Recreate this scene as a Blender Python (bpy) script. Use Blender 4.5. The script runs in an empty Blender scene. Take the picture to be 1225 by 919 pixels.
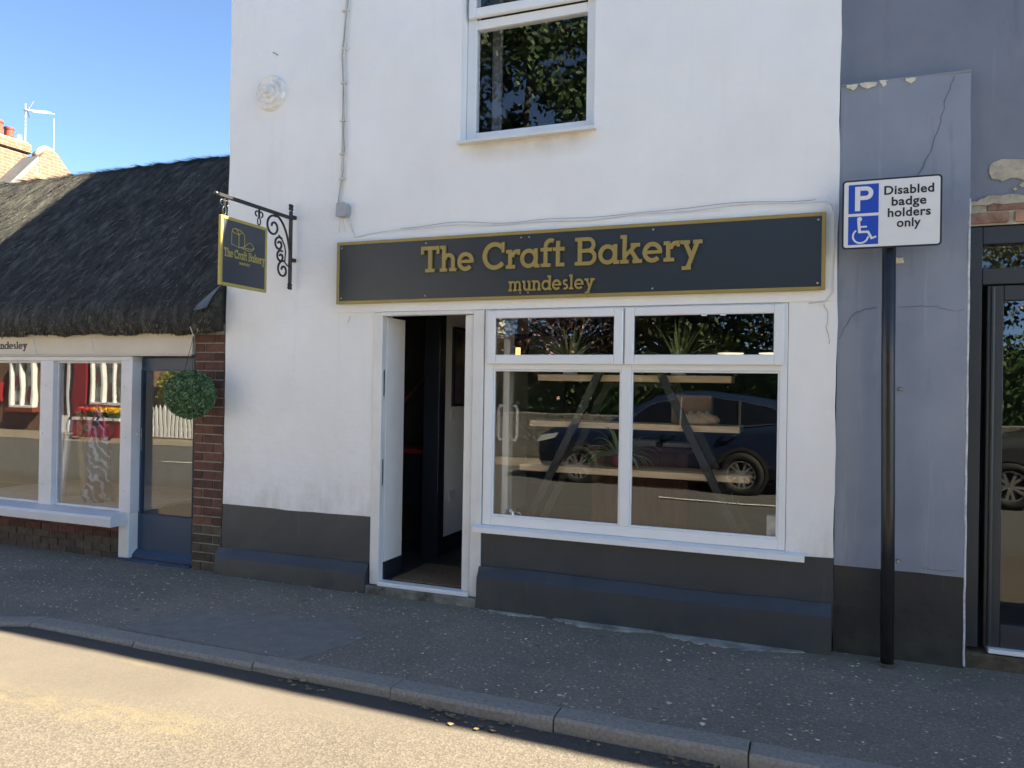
import bpy, bmesh, math, random
import numpy as np
from mathutils import Vector, Matrix

random.seed(7)
RNG = np.random.default_rng(7)
sc = bpy.context.scene
COL = sc.collection
R = math.radians

# ------------------------------------------------------------------ camera
cam_d = bpy.data.cameras.new('camera')
cam = bpy.data.objects.new('camera', cam_d)
COL.objects.link(cam)
sc.camera = cam
cam_d.sensor_fit = 'HORIZONTAL'
cam_d.sensor_width = 36.0
cam_d.lens = 919.84 / 1225 * 36.0
cam_d.clip_start = 0.05
cam_d.clip_end = 2000
_ya, _pi, _ro = 0.376456, 0.004888, 0.0165173
_f = Vector((-math.sin(_ya) * math.cos(_pi), math.cos(_ya) * math.cos(_pi), math.sin(_pi)))
_r = Vector((math.cos(_ya), math.sin(_ya), 0))
_u = _r.cross(_f)
_r2 = math.cos(_ro) * _r + math.sin(_ro) * _u
_u2 = -math.sin(_ro) * _r + math.cos(_ro) * _u
cam.matrix_world = Matrix(((_r2.x, _u2.x, -_f.x, 0), (_r2.y, _u2.y, -_f.y, -5.1355),
                           (_r2.z, _u2.z, -_f.z, 1.6), (0, 0, 0, 1)))

# ------------------------------------------------------------------ sky and sun
SUN = Vector((3.0, 1.0, 2.93)).normalized()
EL = math.asin(SUN.z)
AZ = math.atan2(SUN.x, SUN.y)
world = bpy.data.worlds.new('World')
sc.world = world
world.use_nodes = True
wn = world.node_tree.nodes
sky = wn.new('ShaderNodeTexSky')
sky.sky_type = 'NISHITA'
sky.sun_disc = False
sky.sun_elevation = EL
sky.sun_rotation = AZ
sky.altitude = 0
sky.air_density = 0.35
sky.dust_density = 0.0
sky.ozone_density = 4.0
world.node_tree.links.new(sky.outputs[0], wn['Background'].inputs[0])
wn['Background'].inputs[1].default_value = 0.086
sun_d = bpy.data.lights.new('sun', 'SUN')
sun_d.energy = 5.0
sun_d.angle = R(0.55)
sun_d.color = (1.0, 0.93, 0.82)
sun = bpy.data.objects.new('sun', sun_d)
COL.objects.link(sun)
sun.rotation_euler = (-SUN).to_track_quat('-Z', 'Y').to_euler()
sun.location = (10, 5, 20)

sc.view_settings.view_transform = 'Standard'
sc.view_settings.look = 'None'
sc.view_settings.gamma = 1
sc.view_settings.use_curve_mapping = False
sc.view_settings.exposure = 2.92
sc.view_settings.use_white_balance = True
sc.view_settings.white_balance_temperature = 7500
sc.view_settings.white_balance_tint = 2
sc.render.engine = 'CYCLES'
sc.cycles.max_bounces = 7
sc.cycles.transparent_max_bounces = 16
sc.cycles.use_denoising = True

# ------------------------------------------------------------------ materials
def _nt(name):
    m = bpy.data.materials.new(name)
    m.use_nodes = True
    nt = m.node_tree
    b = nt.nodes['Principled BSDF']
    return m, nt, b

def _pos(nt, scale=(1, 1, 1)):
    g = nt.nodes.new('ShaderNodeNewGeometry')
    if tuple(scale) == (1, 1, 1):
        return g.outputs['Position']
    v = nt.nodes.new('ShaderNodeVectorMath'); v.operation = 'MULTIPLY'
    v.inputs[1].default_value = scale
    nt.links.new(g.outputs['Position'], v.inputs[0])
    return v.outputs[0]

def _noise(nt, vec, scale, detail=6, rough=.6):
    n = nt.nodes.new('ShaderNodeTexNoise')
    n.inputs['Scale'].default_value = scale
    n.inputs['Detail'].default_value = detail
    n.inputs['Roughness'].default_value = rough
    nt.links.new(vec, n.inputs['Vector'])
    return n.outputs['Fac']

def _ramp(nt, fac, stops):
    r = nt.nodes.new('ShaderNodeValToRGB')
    e = r.color_ramp.elements
    while len(e) < len(stops):
        e.new(0.5)
    for el, (p, c) in zip(e, stops):
        el.position = p
        el.color = tuple(c) + (1,) if len(c) == 3 else c
    nt.links.new(fac, r.inputs[0])
    return r.outputs[0]

def _mix(nt, fac, a, b, mode='MIX'):
    m = nt.nodes.new('ShaderNodeMix')
    m.data_type = 'RGBA'; m.blend_type = mode
    for sock, v in ((m.inputs[0], fac), (m.inputs[6], a), (m.inputs[7], b)):
        if hasattr(v, 'links') or hasattr(v, 'is_linked'):
            nt.links.new(v, sock)
        elif isinstance(v, (int, float)):
            sock.default_value = v
        else:
            sock.default_value = tuple(v) + (1,)
    return m.outputs[2]

def _math(nt, op, a, b=None, c=None, clamp=False):
    m = nt.nodes.new('ShaderNodeMath'); m.operation = op; m.use_clamp = clamp
    for i, v in enumerate((a, b, c)):
        if v is None: continue
        if isinstance(v, (int, float)): m.inputs[i].default_value = v
        else: nt.links.new(v, m.inputs[i])
    return m.outputs[0]

def _bump(nt, b, h, strength=.3, dist=.01):
    bp = nt.nodes.new('ShaderNodeBump')
    bp.inputs['Strength'].default_value = strength
    bp.inputs['Distance'].default_value = dist
    nt.links.new(h, bp.inputs['Height'])
    nt.links.new(bp.outputs[0], b.inputs['Normal'])

def sc3(c, k): return tuple(max(0, x * k) for x in c)

def mat(name, col, rough=.6, var=.15, scale=5, bump=0, bscale=60, bdist=.004, metal=0, spec=.5, col2=None, stretch=(1, 1, 1), island=0, objrand=0):
    m, nt, b = _nt(name)
    v = _pos(nt, stretch)
    f = _noise(nt, v, scale)
    hi = col2 if col2 else sc3(col, 1 + var)
    c = _ramp(nt, f, [(.32, sc3(col, 1 - var)), (.68, hi)])
    if island:
        g = nt.nodes.new('ShaderNodeNewGeometry')
        c = _mix(nt, 1.0, c, _ramp(nt, g.outputs['Random Per Island'], [(0, (1 - island,) * 3), (1, (1 + island,) * 3)]), 'MULTIPLY')
    if objrand:
        o = nt.nodes.new('ShaderNodeObjectInfo')
        c = _mix(nt, 1.0, c, _ramp(nt, o.outputs['Random'], [(0, (1 - objrand,) * 3), (.5, (1, 1, 1)), (1, (1 + objrand, 1 + objrand * .8, 1 + objrand * .6))]), 'MULTIPLY')
    nt.links.new(c, b.inputs['Base Color'])
    b.inputs['Roughness'].default_value = rough
    b.inputs['Metallic'].default_value = metal
    b.inputs['Specular IOR Level'].default_value = spec
    if bump:
        _bump(nt, b, _noise(nt, _pos(nt), bscale, 5), bump, bdist)
    return m

def glass_mat(name, n=1.75, tint=(1, 1, 1)):
    m, nt, b = _nt(name)
    nt.nodes.remove(b)
    out = nt.nodes['Material Output']
    g = nt.nodes.new('ShaderNodeNewGeometry')
    ior = _math(nt, 'MULTIPLY_ADD', g.outputs['Backfacing'], 1.0 / n - n, n)
    fr = nt.nodes.new('ShaderNodeFresnel')
    nt.links.new(ior, fr.inputs['IOR'])
    t = nt.nodes.new('ShaderNodeBsdfTransparent'); t.inputs[0].default_value = tuple(tint) + (1,)
    gl = nt.nodes.new('ShaderNodeBsdfGlossy'); gl.inputs['Roughness'].default_value = 0.0
    bp = nt.nodes.new('ShaderNodeBump'); bp.inputs['Strength'].default_value = .012; bp.inputs['Distance'].default_value = .05
    nt.links.new(_noise(nt, _pos(nt), 2.2, 1), bp.inputs['Height'])
    nt.links.new(bp.outputs[0], gl.inputs['Normal'])
    mx = nt.nodes.new('ShaderNodeMixShader')
    nt.links.new(fr.outputs[0], mx.inputs[0])
    nt.links.new(t.outputs[0], mx.inputs[1]); nt.links.new(gl.outputs[0], mx.inputs[2])
    nt.links.new(mx.outputs[0], out.inputs['Surface'])
    return m

def emit_mat(name, col, s):
    m, nt, b = _nt(name)
    b.inputs['Base Color'].default_value = tuple(col) + (1,)
    b.inputs['Emission Color'].default_value = tuple(col) + (1,)
    b.inputs['Emission Strength'].default_value = s
    return m

def render_white():
    m, nt, b = _nt('white_render')
    p = _pos(nt)
    big = _noise(nt, p, 1.3, 4)
    c = _ramp(nt, big, [(.3, (.82, .80, .77)), (.7, (.89, .875, .85))])
    st = _noise(nt, _pos(nt, (9, 9, .7)), 1.0, 5)
    c = _mix(nt, _ramp(nt, st, [(.58, (0, 0, 0)), (.8, (.16, .16, .16))]), c, (.60, .57, .51))
    # small chips and grime specks
    sp = _noise(nt, p, 14, 8, .75)
    c = _mix(nt, _ramp(nt, sp, [(.69, (0, 0, 0)), (.76, (.6, .6, .6))]), c, (.40, .36, .30))
    # splash grime that thickens towards the foot of the wall, a beige stain under the upper sill
    sx = nt.nodes.new('ShaderNodeSeparateXYZ'); nt.links.new(p, sx.inputs[0])
    mr = nt.nodes.new('ShaderNodeMapRange'); mr.inputs[1].default_value = 3.22; mr.inputs[2].default_value = 3.39
    nt.links.new(sx.outputs[2], mr.inputs[0])
    below = _math(nt, 'LESS_THAN', sx.outputs[2], 3.395)
    xa = _math(nt, 'MULTIPLY_ADD', _math(nt, 'ABSOLUTE', _math(nt, 'ADD', sx.outputs[0], 1.94)), -5.0, 2.75, clamp=True)
    k = _math(nt, 'MULTIPLY', _math(nt, 'MULTIPLY', mr.outputs[0], below), xa)
    k = _math(nt, 'MULTIPLY', k, _noise(nt, p, 7, 6), clamp=True)
    c = _mix(nt, _math(nt, 'MULTIPLY', k, 1.1, clamp=True), c, (.50, .40, .26))
    # splash dirt just above the painted base, patchy
    mr2 = nt.nodes.new('ShaderNodeMapRange'); mr2.inputs[1].default_value = .95; mr2.inputs[2].default_value = .58
    nt.links.new(sx.outputs[2], mr2.inputs[0])
    k2 = _math(nt, 'MULTIPLY', mr2.outputs[0], _ramp(nt, _noise(nt, _pos(nt, (3, 3, 1.2)), 3, 7, .7), [(.42, (0, 0, 0)), (.72, (.55, .55, .55))]), clamp=True)
    c = _mix(nt, k2, c, (.52, .47, .38))
    nt.links.new(c, b.inputs['Base Color'])
    b.inputs['Roughness'].default_value = .8
    b.inputs['Specular IOR Level'].default_value = .25
    h = _math(nt, 'ADD', _noise(nt, p, 6, 6, .5), _math(nt, 'MULTIPLY', _noise(nt, p, 70, 3), .12))
    h = _math(nt, 'ADD', h, _math(nt, 'MULTIPLY', _noise(nt, _pos(nt, (1, 1, 1.6)), 1.9, 3, .5), 2.2))
    _bump(nt, b, h, .5, .016)
    return m

def pavement_mat():
    m, nt, b = _nt('pavement_asphalt')
    p = _pos(nt)
    c = _ramp(nt, _noise(nt, p, 1.1, 5), [(.3, (.195, .162, .128)), (.72, (.270, .226, .178))])
    vo = nt.nodes.new('ShaderNodeTexVoronoi'); vo.inputs['Scale'].default_value = 110
    nt.links.new(p, vo.inputs['Vector'])
    sep = nt.nodes.new('ShaderNodeSeparateColor'); nt.links.new(vo.outputs['Color'], sep.inputs[0])
    c = _mix(nt, 1.0, c, _ramp(nt, sep.outputs[0], [(0, (.72, .72, .73)), (.7, (1.0, 1, 1)), (.97, (1.2, 1.19, 1.17)), (1, (1.9, 1.8, 1.6))]), 'MULTIPLY')
    gum = _noise(nt, p, 9, 2, .4)
    c = _mix(nt, _ramp(nt, gum, [(.70, (0, 0, 0)), (.74, (.5, .5, .5))]), c, (.09, .082, .072))
    st = _noise(nt, _pos(nt, (1, 2.2, 1)), .8, 7, .7)
    c = _mix(nt, _ramp(nt, st, [(.50, (0, 0, 0)), (.70, (.5, .5, .5))]), c, (.11, .098, .083))
    # moss and grit in the angle against the wall
    sx = nt.nodes.new('ShaderNodeSeparateXYZ'); nt.links.new(p, sx.inputs[0])
    mr = nt.nodes.new('ShaderNodeMapRange'); mr.inputs[1].default_value = -.42; mr.inputs[2].default_value = -.04
    nt.links.new(sx.outputs[1], mr.inputs[0])
    k = _math(nt, 'MULTIPLY', mr.outputs[0], _ramp(nt, _noise(nt, p, 4.5, 6), [(.42, (0, 0, 0)), (.62, (1, 1, 1))]), clamp=True)
    c = _mix(nt, _math(nt, 'MULTIPLY', k, .75), c, (.17, .17, .11))
    nt.links.new(c, b.inputs['Base Color'])
    b.inputs['Roughness'].default_value = .85
    b.inputs['Specular IOR Level'].default_value = .3
    _bump(nt, b, _math(nt, 'ADD', vo.outputs['Distance'], _math(nt, 'MULTIPLY', _noise(nt, p, 20, 5), 1.2)), .28, .005)
    return m

def road_mat():
    m, nt, b = _nt('road_asphalt')
    p = _pos(nt)
    c = _ramp(nt, _noise(nt, p, .9, 6), [(.3, (.074, .063, .054)), (.7, (.092, .078, .067))])
    vo = nt.nodes.new('ShaderNodeTexVoronoi'); vo.inputs['Scale'].default_value = 105
    nt.links.new(p, vo.inputs['Vector'])
    sep = nt.nodes.new('ShaderNodeSeparateColor'); nt.links.new(vo.outputs['Color'], sep.inputs[0])
    stones = _ramp(nt, sep.outputs[0], [(0, (.72, .72, .72)), (.6, (1.0, 1.0, 1.0)), (1, (1.3, 1.28, 1.25))])
    # older worn patch near the kerb is finer; coarse chippings further out
    sx = nt.nodes.new('ShaderNodeSeparateXYZ'); nt.links.new(p, sx.inputs[0])
    lim = _math(nt, 'MULTIPLY_ADD', sx.outputs[0], .29, -1.31)
    d = _math(nt, 'SUBTRACT', lim, sx.outputs[1])
    d = _math(nt, 'ADD', d, _math(nt, 'MULTIPLY', _noise(nt, p, 5, 5), .2))
    coarse = _math(nt, 'MULTIPLY_ADD', d, 3.0, .2, clamp=True)
    c = _mix(nt, _math(nt, 'MULTIPLY_ADD', coarse, .75, .25), c, _mix(nt, 1.0, c, stones, 'MULTIPLY'))
    fy = _math(nt, 'MULTIPLY_ADD', _math(nt, 'ADD', sx.outputs[1], _math(nt, 'MULTIPLY', _noise(nt, p, 1.5, 4), .5)), -2.2, -8.2, clamp=True)
    c = _mix(nt, fy, c, _mix(nt, 1.0, (.090, .088, .086), stones, 'MULTIPLY'))
    # faded yellowish wear in cloudy smears
    s2 = _noise(nt, _pos(nt, (.8, 2.4, 1)), 1.6, 7, .62)
    c = _mix(nt, _ramp(nt, s2, [(.60, (0, 0, 0)), (.70, (.4, .4, .4))]), c, (.122, .098, .066))
    ln_ = _math(nt, 'ABSOLUTE', _math(nt, 'ADD', _math(nt, 'MULTIPLY_ADD', sx.outputs[0], -.09, 2.05), sx.outputs[1]))
    ln_ = _math(nt, 'MULTIPLY_ADD', ln_, -6.0, 1.15, clamp=True)
    ln_ = _math(nt, 'MULTIPLY', ln_, _math(nt, 'MULTIPLY_ADD', sx.outputs[0], -2.5, -6.0, clamp=True))
    ln_ = _math(nt, 'MULTIPLY', ln_, _ramp(nt, _noise(nt, _pos(nt, (1, 2, 1)), 6, 7, .7), [(.40, (0, 0, 0)), (.60, (1, 1, 1))]), clamp=True)
    c = _mix(nt, _math(nt, 'MULTIPLY', ln_, .6), c, (.128, .102, .064))
    tar = _noise(nt, _pos(nt, (1.5, 5, 1)), .8, 3)
    c = _mix(nt, _ramp(nt, tar, [(.66, (0, 0, 0)), (.74, (.35, .35, .35))]), c, (.08, .07, .06))
    nt.links.new(c, b.inputs['Base Color'])
    b.inputs['Roughness'].default_value = .9
    b.inputs['Specular IOR Level'].default_value = .25
    _bump(nt, b, _math(nt, 'MULTIPLY', vo.outputs['Distance'], _math(nt, 'MULTIPLY_ADD', coarse, .8, .2)), .3, .006)
    return m

def brick_tex(name, col, col2, mortar, scale=4.4, lichen=.0):
    m, nt, b = _nt(name)
    g = nt.nodes.new('ShaderNodeNewGeometry')
    sx = nt.nodes.new('ShaderNodeSeparateXYZ'); nt.links.new(g.outputs['Position'], sx.inputs[0])
    cx = nt.nodes.new('ShaderNodeCombineXYZ')
    nt.links.new(_math(nt, 'ADD', sx.outputs[0], sx.outputs[1]), cx.inputs[0]); nt.links.new(sx.outputs[2], cx.inputs[1])
    br = nt.nodes.new('ShaderNodeTexBrick')
    br.inputs['Color1'].default_value = tuple(col) + (1,); br.inputs['Color2'].default_value = tuple(col2) + (1,)
    br.inputs['Mortar'].default_value = tuple(mortar) + (1,)
    br.inputs['Scale'].default_value = 1.0
    br.inputs['Brick Width'].default_value = .225; br.inputs['Row Height'].default_value = .078
    br.inputs['Mortar Size'].default_value = .008
    nt.links.new(cx.outputs[0], br.inputs['Vector'])
    c = br.outputs['Color']
    c = _mix(nt, 1.0, c, _ramp(nt, _noise(nt, g.outputs['Position'], 9, 5), [(.3, (.72, .72, .72)), (.7, (1.25, 1.25, 1.25))]), 'MULTIPLY')
    if lichen:
        c = _mix(nt, _ramp(nt, _noise(nt, g.outputs['Position'], 2.4, 6), [(.58, (0, 0, 0)), (.68, (lichen,) * 3)]), c, (.27, .245, .18))
    nt.links.new(c, b.inputs['Base Color'])
    b.inputs['Roughness'].default_value = .9
    _bump(nt, b, _math(nt, 'SUBTRACT', 1.0, br.outputs['Fac']), .5, .01)
    return m

def thatch_mat(name, k=1.0):
    m, nt, b = _nt(name)
    p = _pos(nt)
    c = _ramp(nt, _noise(nt, _pos(nt, (1, .35, .35)), 9, 6, .7), [(.3, sc3((.036, .035, .034), k)), (.55, sc3((.074, .070, .064), k)), (.75, sc3((.13, .124, .108), k))])
    g = nt.nodes.new('ShaderNodeNewGeometry')
    c = _mix(nt, 1.0, c, _ramp(nt, g.outputs['Random Per Island'], [(0, (.45,) * 3), (.78, (.95,) * 3), (.90, (1.6, 1.55, 1.42)), (1, (4.0, 3.8, 3.3))]), 'MULTIPLY')
    c = _mix(nt, _ramp(nt, _noise(nt, _pos(nt, (3.4, 1.1, 1.1)), 3.6, 8, .72), [(.50, (0, 0, 0)), (.66, (.75, .75, .75))]), c, (.135, .132, .104))
    nt.links.new(c, b.inputs['Base Color'])
    b.inputs['Roughness'].default_value = .95
    b.inputs['Specular IOR Level'].default_value = .15
    _bump(nt, b, _noise(nt, _pos(nt, (30, 6, 6)), 3, 5), .7, .03)
    return m

def blue_wall_mat(name='blue_grey_render', k=1.0):
    m, nt, b = _nt(name)
    p = _pos(nt)
    c = _ramp(nt, _noise(nt, p, 1.8, 5), [(.3, (.205, .228, .280)), (.7, (.262, .285, .338))])
    st = _noise(nt, _pos(nt, (14, 14, .8)), 1.0, 6)
    c = _mix(nt, _ramp(nt, st, [(.60, (0, 0, 0)), (.8, (.5, .5, .5))]), c, (.44, .46, .50))
    st2 = _noise(nt, _pos(nt, (7, 7, .9)), 1.3, 6)
    c = _mix(nt, _ramp(nt, st2, [(.60, (0, 0, 0)), (.8, (.55, .55, .55))]), c, (.10, .112, .145))
    c = _mix(nt, 1.0, c, (k, k, k), 'MULTIPLY')
    sp = _noise(nt, p, 34, 7, .8)
    c = _mix(nt, _ramp(nt, sp, [(.71, (0, 0, 0)), (.74, (.8, .8, .8))]), c, (.50, .50, .50))
    nt.links.new(c, b.inputs['Base Color'])
    b.inputs['Roughness'].default_value = .62
    _bump(nt, b, _noise(nt, p, 7, 6, .5), .3, .012)
    return m

def dark_plinth_mat(name, col, dirt=.5):
    m, nt, b = _nt(name)
    p = _pos(nt)
    c = _ramp(nt, _noise(nt, p, 2.2, 5), [(.3, sc3(col, .85)), (.7, sc3(col, 1.15))])
    st = _noise(nt, _pos(nt, (26, 26, .8)), 1.0, 6)
    c = _mix(nt, _ramp(nt, st, [(.64, (0, 0, 0)), (.78, (dirt,) * 3)]), c, (.16, .17, .18))
    sp = _noise(nt, p, 40, 7, .8)
    c = _mix(nt, _ramp(nt, sp, [(.72, (0, 0, 0)), (.75, (dirt,) * 3)]), c, (.35, .35, .34))
    sx = nt.nodes.new('ShaderNodeSeparateXYZ'); nt.links.new(p, sx.inputs[0])
    mr = nt.nodes.new('ShaderNodeMapRange'); mr.inputs[1].default_value = .26; mr.inputs[2].default_value = .0
    nt.links.new(sx.outputs[2], mr.inputs[0])
    k = _math(nt, 'MULTIPLY', mr.outputs[0], _ramp(nt, _noise(nt, p, 6, 6), [(.35, (0, 0, 0)), (.6, (1, 1, 1))]), clamp=True)
    c = _mix(nt, _math(nt, 'MULTIPLY', k, dirt), c, (.10, .095, .06))
    nt.links.new(c, b.inputs['Base Color'])
    b.inputs['Roughness'].default_value = .42
    _bump(nt, b, _noise(nt, p, 9, 6, .55), .35, .01)
    return m

MAT = {
    'render': render_white(), 'pavement': pavement_mat(), 'road': road_mat(),
    'plinth': dark_plinth_mat('charcoal_paint', (.040, .046, .054), .34),
    'plinth_blue': dark_plinth_mat('black_paint', (.020, .022, .025), .5),
    'blue': blue_wall_mat(), 'blue_upper': blue_wall_mat('darker_blue_grey_render', .74),  # upper wall takes the same render in a darker tone
    'hangpanel': mat('sky_lightened_sign_panel', (.050, .058, .068), .30, .08, 2),  # charcoal hanging panel, its colour lightened to stand in for reflected sky
    'kerb': mat('kerb_granite', (.25, .222, .188), .85, .22, 55, .4, 90, .004),
    'patch': mat('asphalt_patch', (.185, .168, .148), .85, .14, 9, .35, 160, .002),
    'concrete': mat('rough_concrete', (.26, .25, .21), .9, .35, 6, .6, 30, .012, col2=(.42, .41, .35)),
    'mossconc': mat('mossy_concrete', (.12, .112, .08), .9, .4, 8, .7, 30, .012, col2=(.28, .265, .22)),
    'upvc': mat('white_upvc', (.80, .80, .79), .28, .02, 3, .05, 8, .003),
    'upvc_old': mat('white_gloss_paint', (.74, .72, .68), .4, .06, 5, .2, 20, .004),
    'glass': glass_mat('window_glass', 1.62), 'glass_shop': glass_mat('shop_glass', 1.75),
    'gold': mat('gold_paint', (.335, .245, .070), .42, .06, 6), 'gold_lit': mat('sunlit_gold_paint', (.42, .34, .085), .45, .06, 6),  # second gold is the same paint brightened for sun on the hanging sign
    'signpanel': mat('charcoal_sign_panel', (.027, .034, .042), .32, .08, 2, .03, 6, .003),
    'iron': mat('black_iron', (.012, .012, .014), .45, .2, 20, .3, 60),
    'steel': mat('galvanised_steel', (.42, .42, .42), .35, .1, 20, metal=.9),
    'chrome': mat('chrome', (.75, .75, .76), .12, .02, 5, metal=1),
    'cable': mat('cable_white', (.66, .64, .58), .6, .12, 8),
    'cable_dark': mat('cable_grey', (.36, .35, .32), .6, .12, 8),
    'boxgrey': mat('grey_plastic', (.36, .37, .38), .5, .08, 12),
    'brick': mat('red_brown_brick', (.115, .052, .038), .9, .3, 16, .5, 70, .006, objrand=.35),
    'brick_moss': mat('mossy_brick', (.085, .066, .046), .92, .3, 14, .5, 60, .006, objrand=.3),
    'brick_old': mat('old_orange_brick', (.30, .13, .085), .92, .35, 14, .7, 45, .01, col2=(.42, .27, .20), objrand=.35),
    'mortar': mat('mortar', (.30, .26, .215), .95, .2, 18, .6, 70, .006),
    'thatch': thatch_mat('thatch'), 'straw': thatch_mat('thatch_straw', 1.25),
    'cream': mat('cream_fascia', (.62, .55, .45), .6, .06, 3, .1, 10),
    'shopwhite': mat('shopfront_white_paint', (.66, .655, .66), .45, .07, 4, .15, 14),
    'navy': mat('navy_door_paint', (.028, .060, .112), .38, .1, 3, .06, 14),
    'lead': mat('lead_flashing', (.36, .37, .39), .5, .2, 8, .3, 12, .01, metal=.3),
    'black': mat('black_lettering', (.012, .012, .012), .5, .1, 5),
    'signwhite': mat('sign_white', (.72, .71, .69), .4, .03, 4),
    'signblue': mat('sign_blue', (.004, .055, .42), .4, .05, 4),
    'pole': mat('black_pole_paint', (.016, .016, .018), .32, .25, 12, .2, 30),
    'anthracite': mat('anthracite_frame', (.028, .033, .038), .38, .08, 3),
    'brick_far': brick_tex('distant_brick', (.165, .080, .050), (.120, .066, .048), (.19, .155, .115), lichen=.5),
    'brick_gable': brick_tex('gable_brick', (.165, .075, .050), (.130, .075, .055), (.18, .150, .110), lichen=.6),
    'brick_red': brick_tex('opposite_brick', (.17, .07, .045), (.13, .06, .042), (.19, .16, .13)),
    'redpaint': mat('red_paint', (.27, .022, .028), .5, .1, 4),
    'pot': mat('terracotta_red', (.20, .038, .022), .8, .2, 10),
    'cement': mat('cement_capping', (.30, .265, .20), .9, .25, 7, .5, 20, .02),
    'tile': mat('roof_tiles', (.14, .075, .055), .85, .25, 5, .5, 12, .03),
    'slate': mat('slate', (.09, .09, .10), .7, .2, 6, .3, 20),
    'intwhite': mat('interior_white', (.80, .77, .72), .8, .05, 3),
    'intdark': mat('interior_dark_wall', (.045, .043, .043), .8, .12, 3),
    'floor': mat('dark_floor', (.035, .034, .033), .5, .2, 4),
    'skirt': mat('dark_skirting', (.018, .022, .03), .4, .1, 5),
    'mat': mat('coir_mat', (.13, .085, .045), .98, .3, 40, .8, 160, .006),
    'wood': mat('pine_wood', (.74, .55, .32), .55, .18, 4, .1, 30, stretch=(1, 6, 14)),
    'wood_brown': mat('brown_wood', (.17, .062, .032), .5, .25, 3, .1, 30, stretch=(8, 6, 1)),
    'wood_old': mat('weathered_wood', (.34, .27, .15), .7, .2, 4, stretch=(8, 8, 1)),
    'leg': mat('dark_green_steel', (.030, .034, .032), .5, .15, 6),
    'ceramic': mat('white_ceramic', (.70, .69, .67), .3, .04, 5),
    'spider': mat('spider_plant_leaf', (.16, .28, .10), .5, .25, 9, col2=(.42, .50, .26), island=.4),
    'leaf': mat('tree_leaf', (.026, .055, .012), .6, .3, 2, col2=(.060, .095, .018), island=.5),
    'leaf2': mat('copper_leaf', (.040, .020, .018), .6, .3, 2, col2=(.085, .040, .034), island=.5),
    'leaf3': mat('conifer_leaf', (.022, .052, .020), .6, .3, 2, col2=(.060, .105, .026), island=.5),
    'blossom': mat('pink_blossom', (.62, .38, .36), .6, .2, 5, island=.3),
    'hedge': mat('yellow_green_leaf', (.13, .19, .022), .5, .3, 3, col2=(.30, .33, .05), island=.5),
    'box': mat('box_ball_leaf', (.075, .150, .062), .5, .25, 18, col2=(.15, .25, .11), island=.55),
    'bark': mat('bark', (.085, .065, .048), .95, .3, 12, .8, 30, .02),
    'carblue': mat('dark_blue_car_paint', (.012, .022, .055), .18, .05, 2),
    'cargrey': mat('grey_car_paint', (.10, .105, .11), .2, .05, 2, metal=.5),
    'carglass': mat('tinted_car_glass', (.006, .007, .009), .05, .05, 2, spec=.8),
    'rubber': mat('tyre_rubber', (.012, .012, .012), .8, .2, 20),
    'alloy': mat('alloy_wheel', (.55, .55, .56), .25, .05, 5, metal=.8),
    'lampred': mat('tail_lamp', (.35, .01, .01), .2, .1, 5),
    'lampclear': mat('head_lamp', (.6, .62, .65), .1, .1, 5),
    'plastic': mat('black_plastic', (.018, .018, .018), .6, .1, 8),
    'flint': mat('flint_wall', (.16, .15, .135), .85, .5, 14, .8, 14, .03),
    'verge': mat('earth_and_grass', (.055, .075, .025), .95, .4, 3, .6, 20, .02),
    'ground': mat('far_ground', (.10, .095, .06), .95, .3, .4),
    'dirt': mat('brown_dirt', (.095, .075, .050), .98, .4, 16, .9, 40, .015),
    'hessian': mat('hessian_cloth', (.62, .52, .38), .9, .15, 12, .5, 60, .004),
    'plate': mat('weathered_white_casting', (.80, .77, .71), .6, .15, 20, .3, 40),
    'curtain': mat('grey_curtain', (.12, .115, .11), .9, .15, 5),
    'crust': mat('bread_crust', (.55, .37, .19), .7, .25, 14, .4, 40, .004, col2=(.72, .60, .42)), 'carton': mat('brown_card', (.26, .18, .11), .8, .1, 8),
    'petal': mat('fallen_petal', (.50, .43, .31), .8, .2, 5, island=.7),
    'dryleaf': mat('dry_leaf', (.27, .18, .09), .85, .3, 8, island=.5),
    'roadpaint': mat('worn_white_road_paint', (.55, .54, .50), .8, .3, 14),
    'patchplaster': mat('bare_plaster', (.42, .375, .29), .95, .25, 14, .7, 30, .012),
    'peel': mat('peeled_paint_edge', (.62, .58, .44), .9, .2, 22, .4, 50),
    'crack': mat('hairline_crack', (.14, .152, .185), .9, .2, 20),
    'chalk': mat('worn_pale_edge', (.55, .56, .58), .8, .25, 26, .4, 40),
    'fabric': None, 'lampwarm': emit_mat('lit_wall_lamp', (1.0, .62, .20), .35), 'lampwhite': emit_mat('pendant_diffuser', (1.0, .93, .78), .16),
    'flower_red': mat('red_flower', (.60, .03, .03), .6, .2, 9), 'flower_yellow': mat('yellow_flower', (.80, .45, .02), .6, .2, 9),
    'stem': mat('flower_foliage', (.05, .12, .03), .6, .3, 9),
    'paper': mat('printed_card', (.55, .52, .46), .7, .3, 9),
    'art': mat('dark_print', (.05, .05, .055), .3, .6, 6, col2=(.16, .16, .16)),
}
def _fabric():
    m, nt, b = _nt('zebra_fabric')
    w = nt.nodes.new('ShaderNodeTexWave'); w.wave_type = 'BANDS'; w.bands_direction = 'DIAGONAL'
    w.inputs['Scale'].default_value = 4.5; w.inputs['Distortion'].default_value = 11; w.inputs['Detail'].default_value = 2; w.inputs['Detail Scale'].default_value = 1.3
    nt.links.new(_pos(nt), w.inputs['Vector'])
    nt.links.new(_ramp(nt, w.outputs['Fac'], [(.74, (.012, .02, .06)), (.88, (.40, .43, .50))]), b.inputs['Base Color'])
    b.inputs['Roughness'].default_value = .85
    return m
MAT['fabric'] = _fabric()

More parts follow.
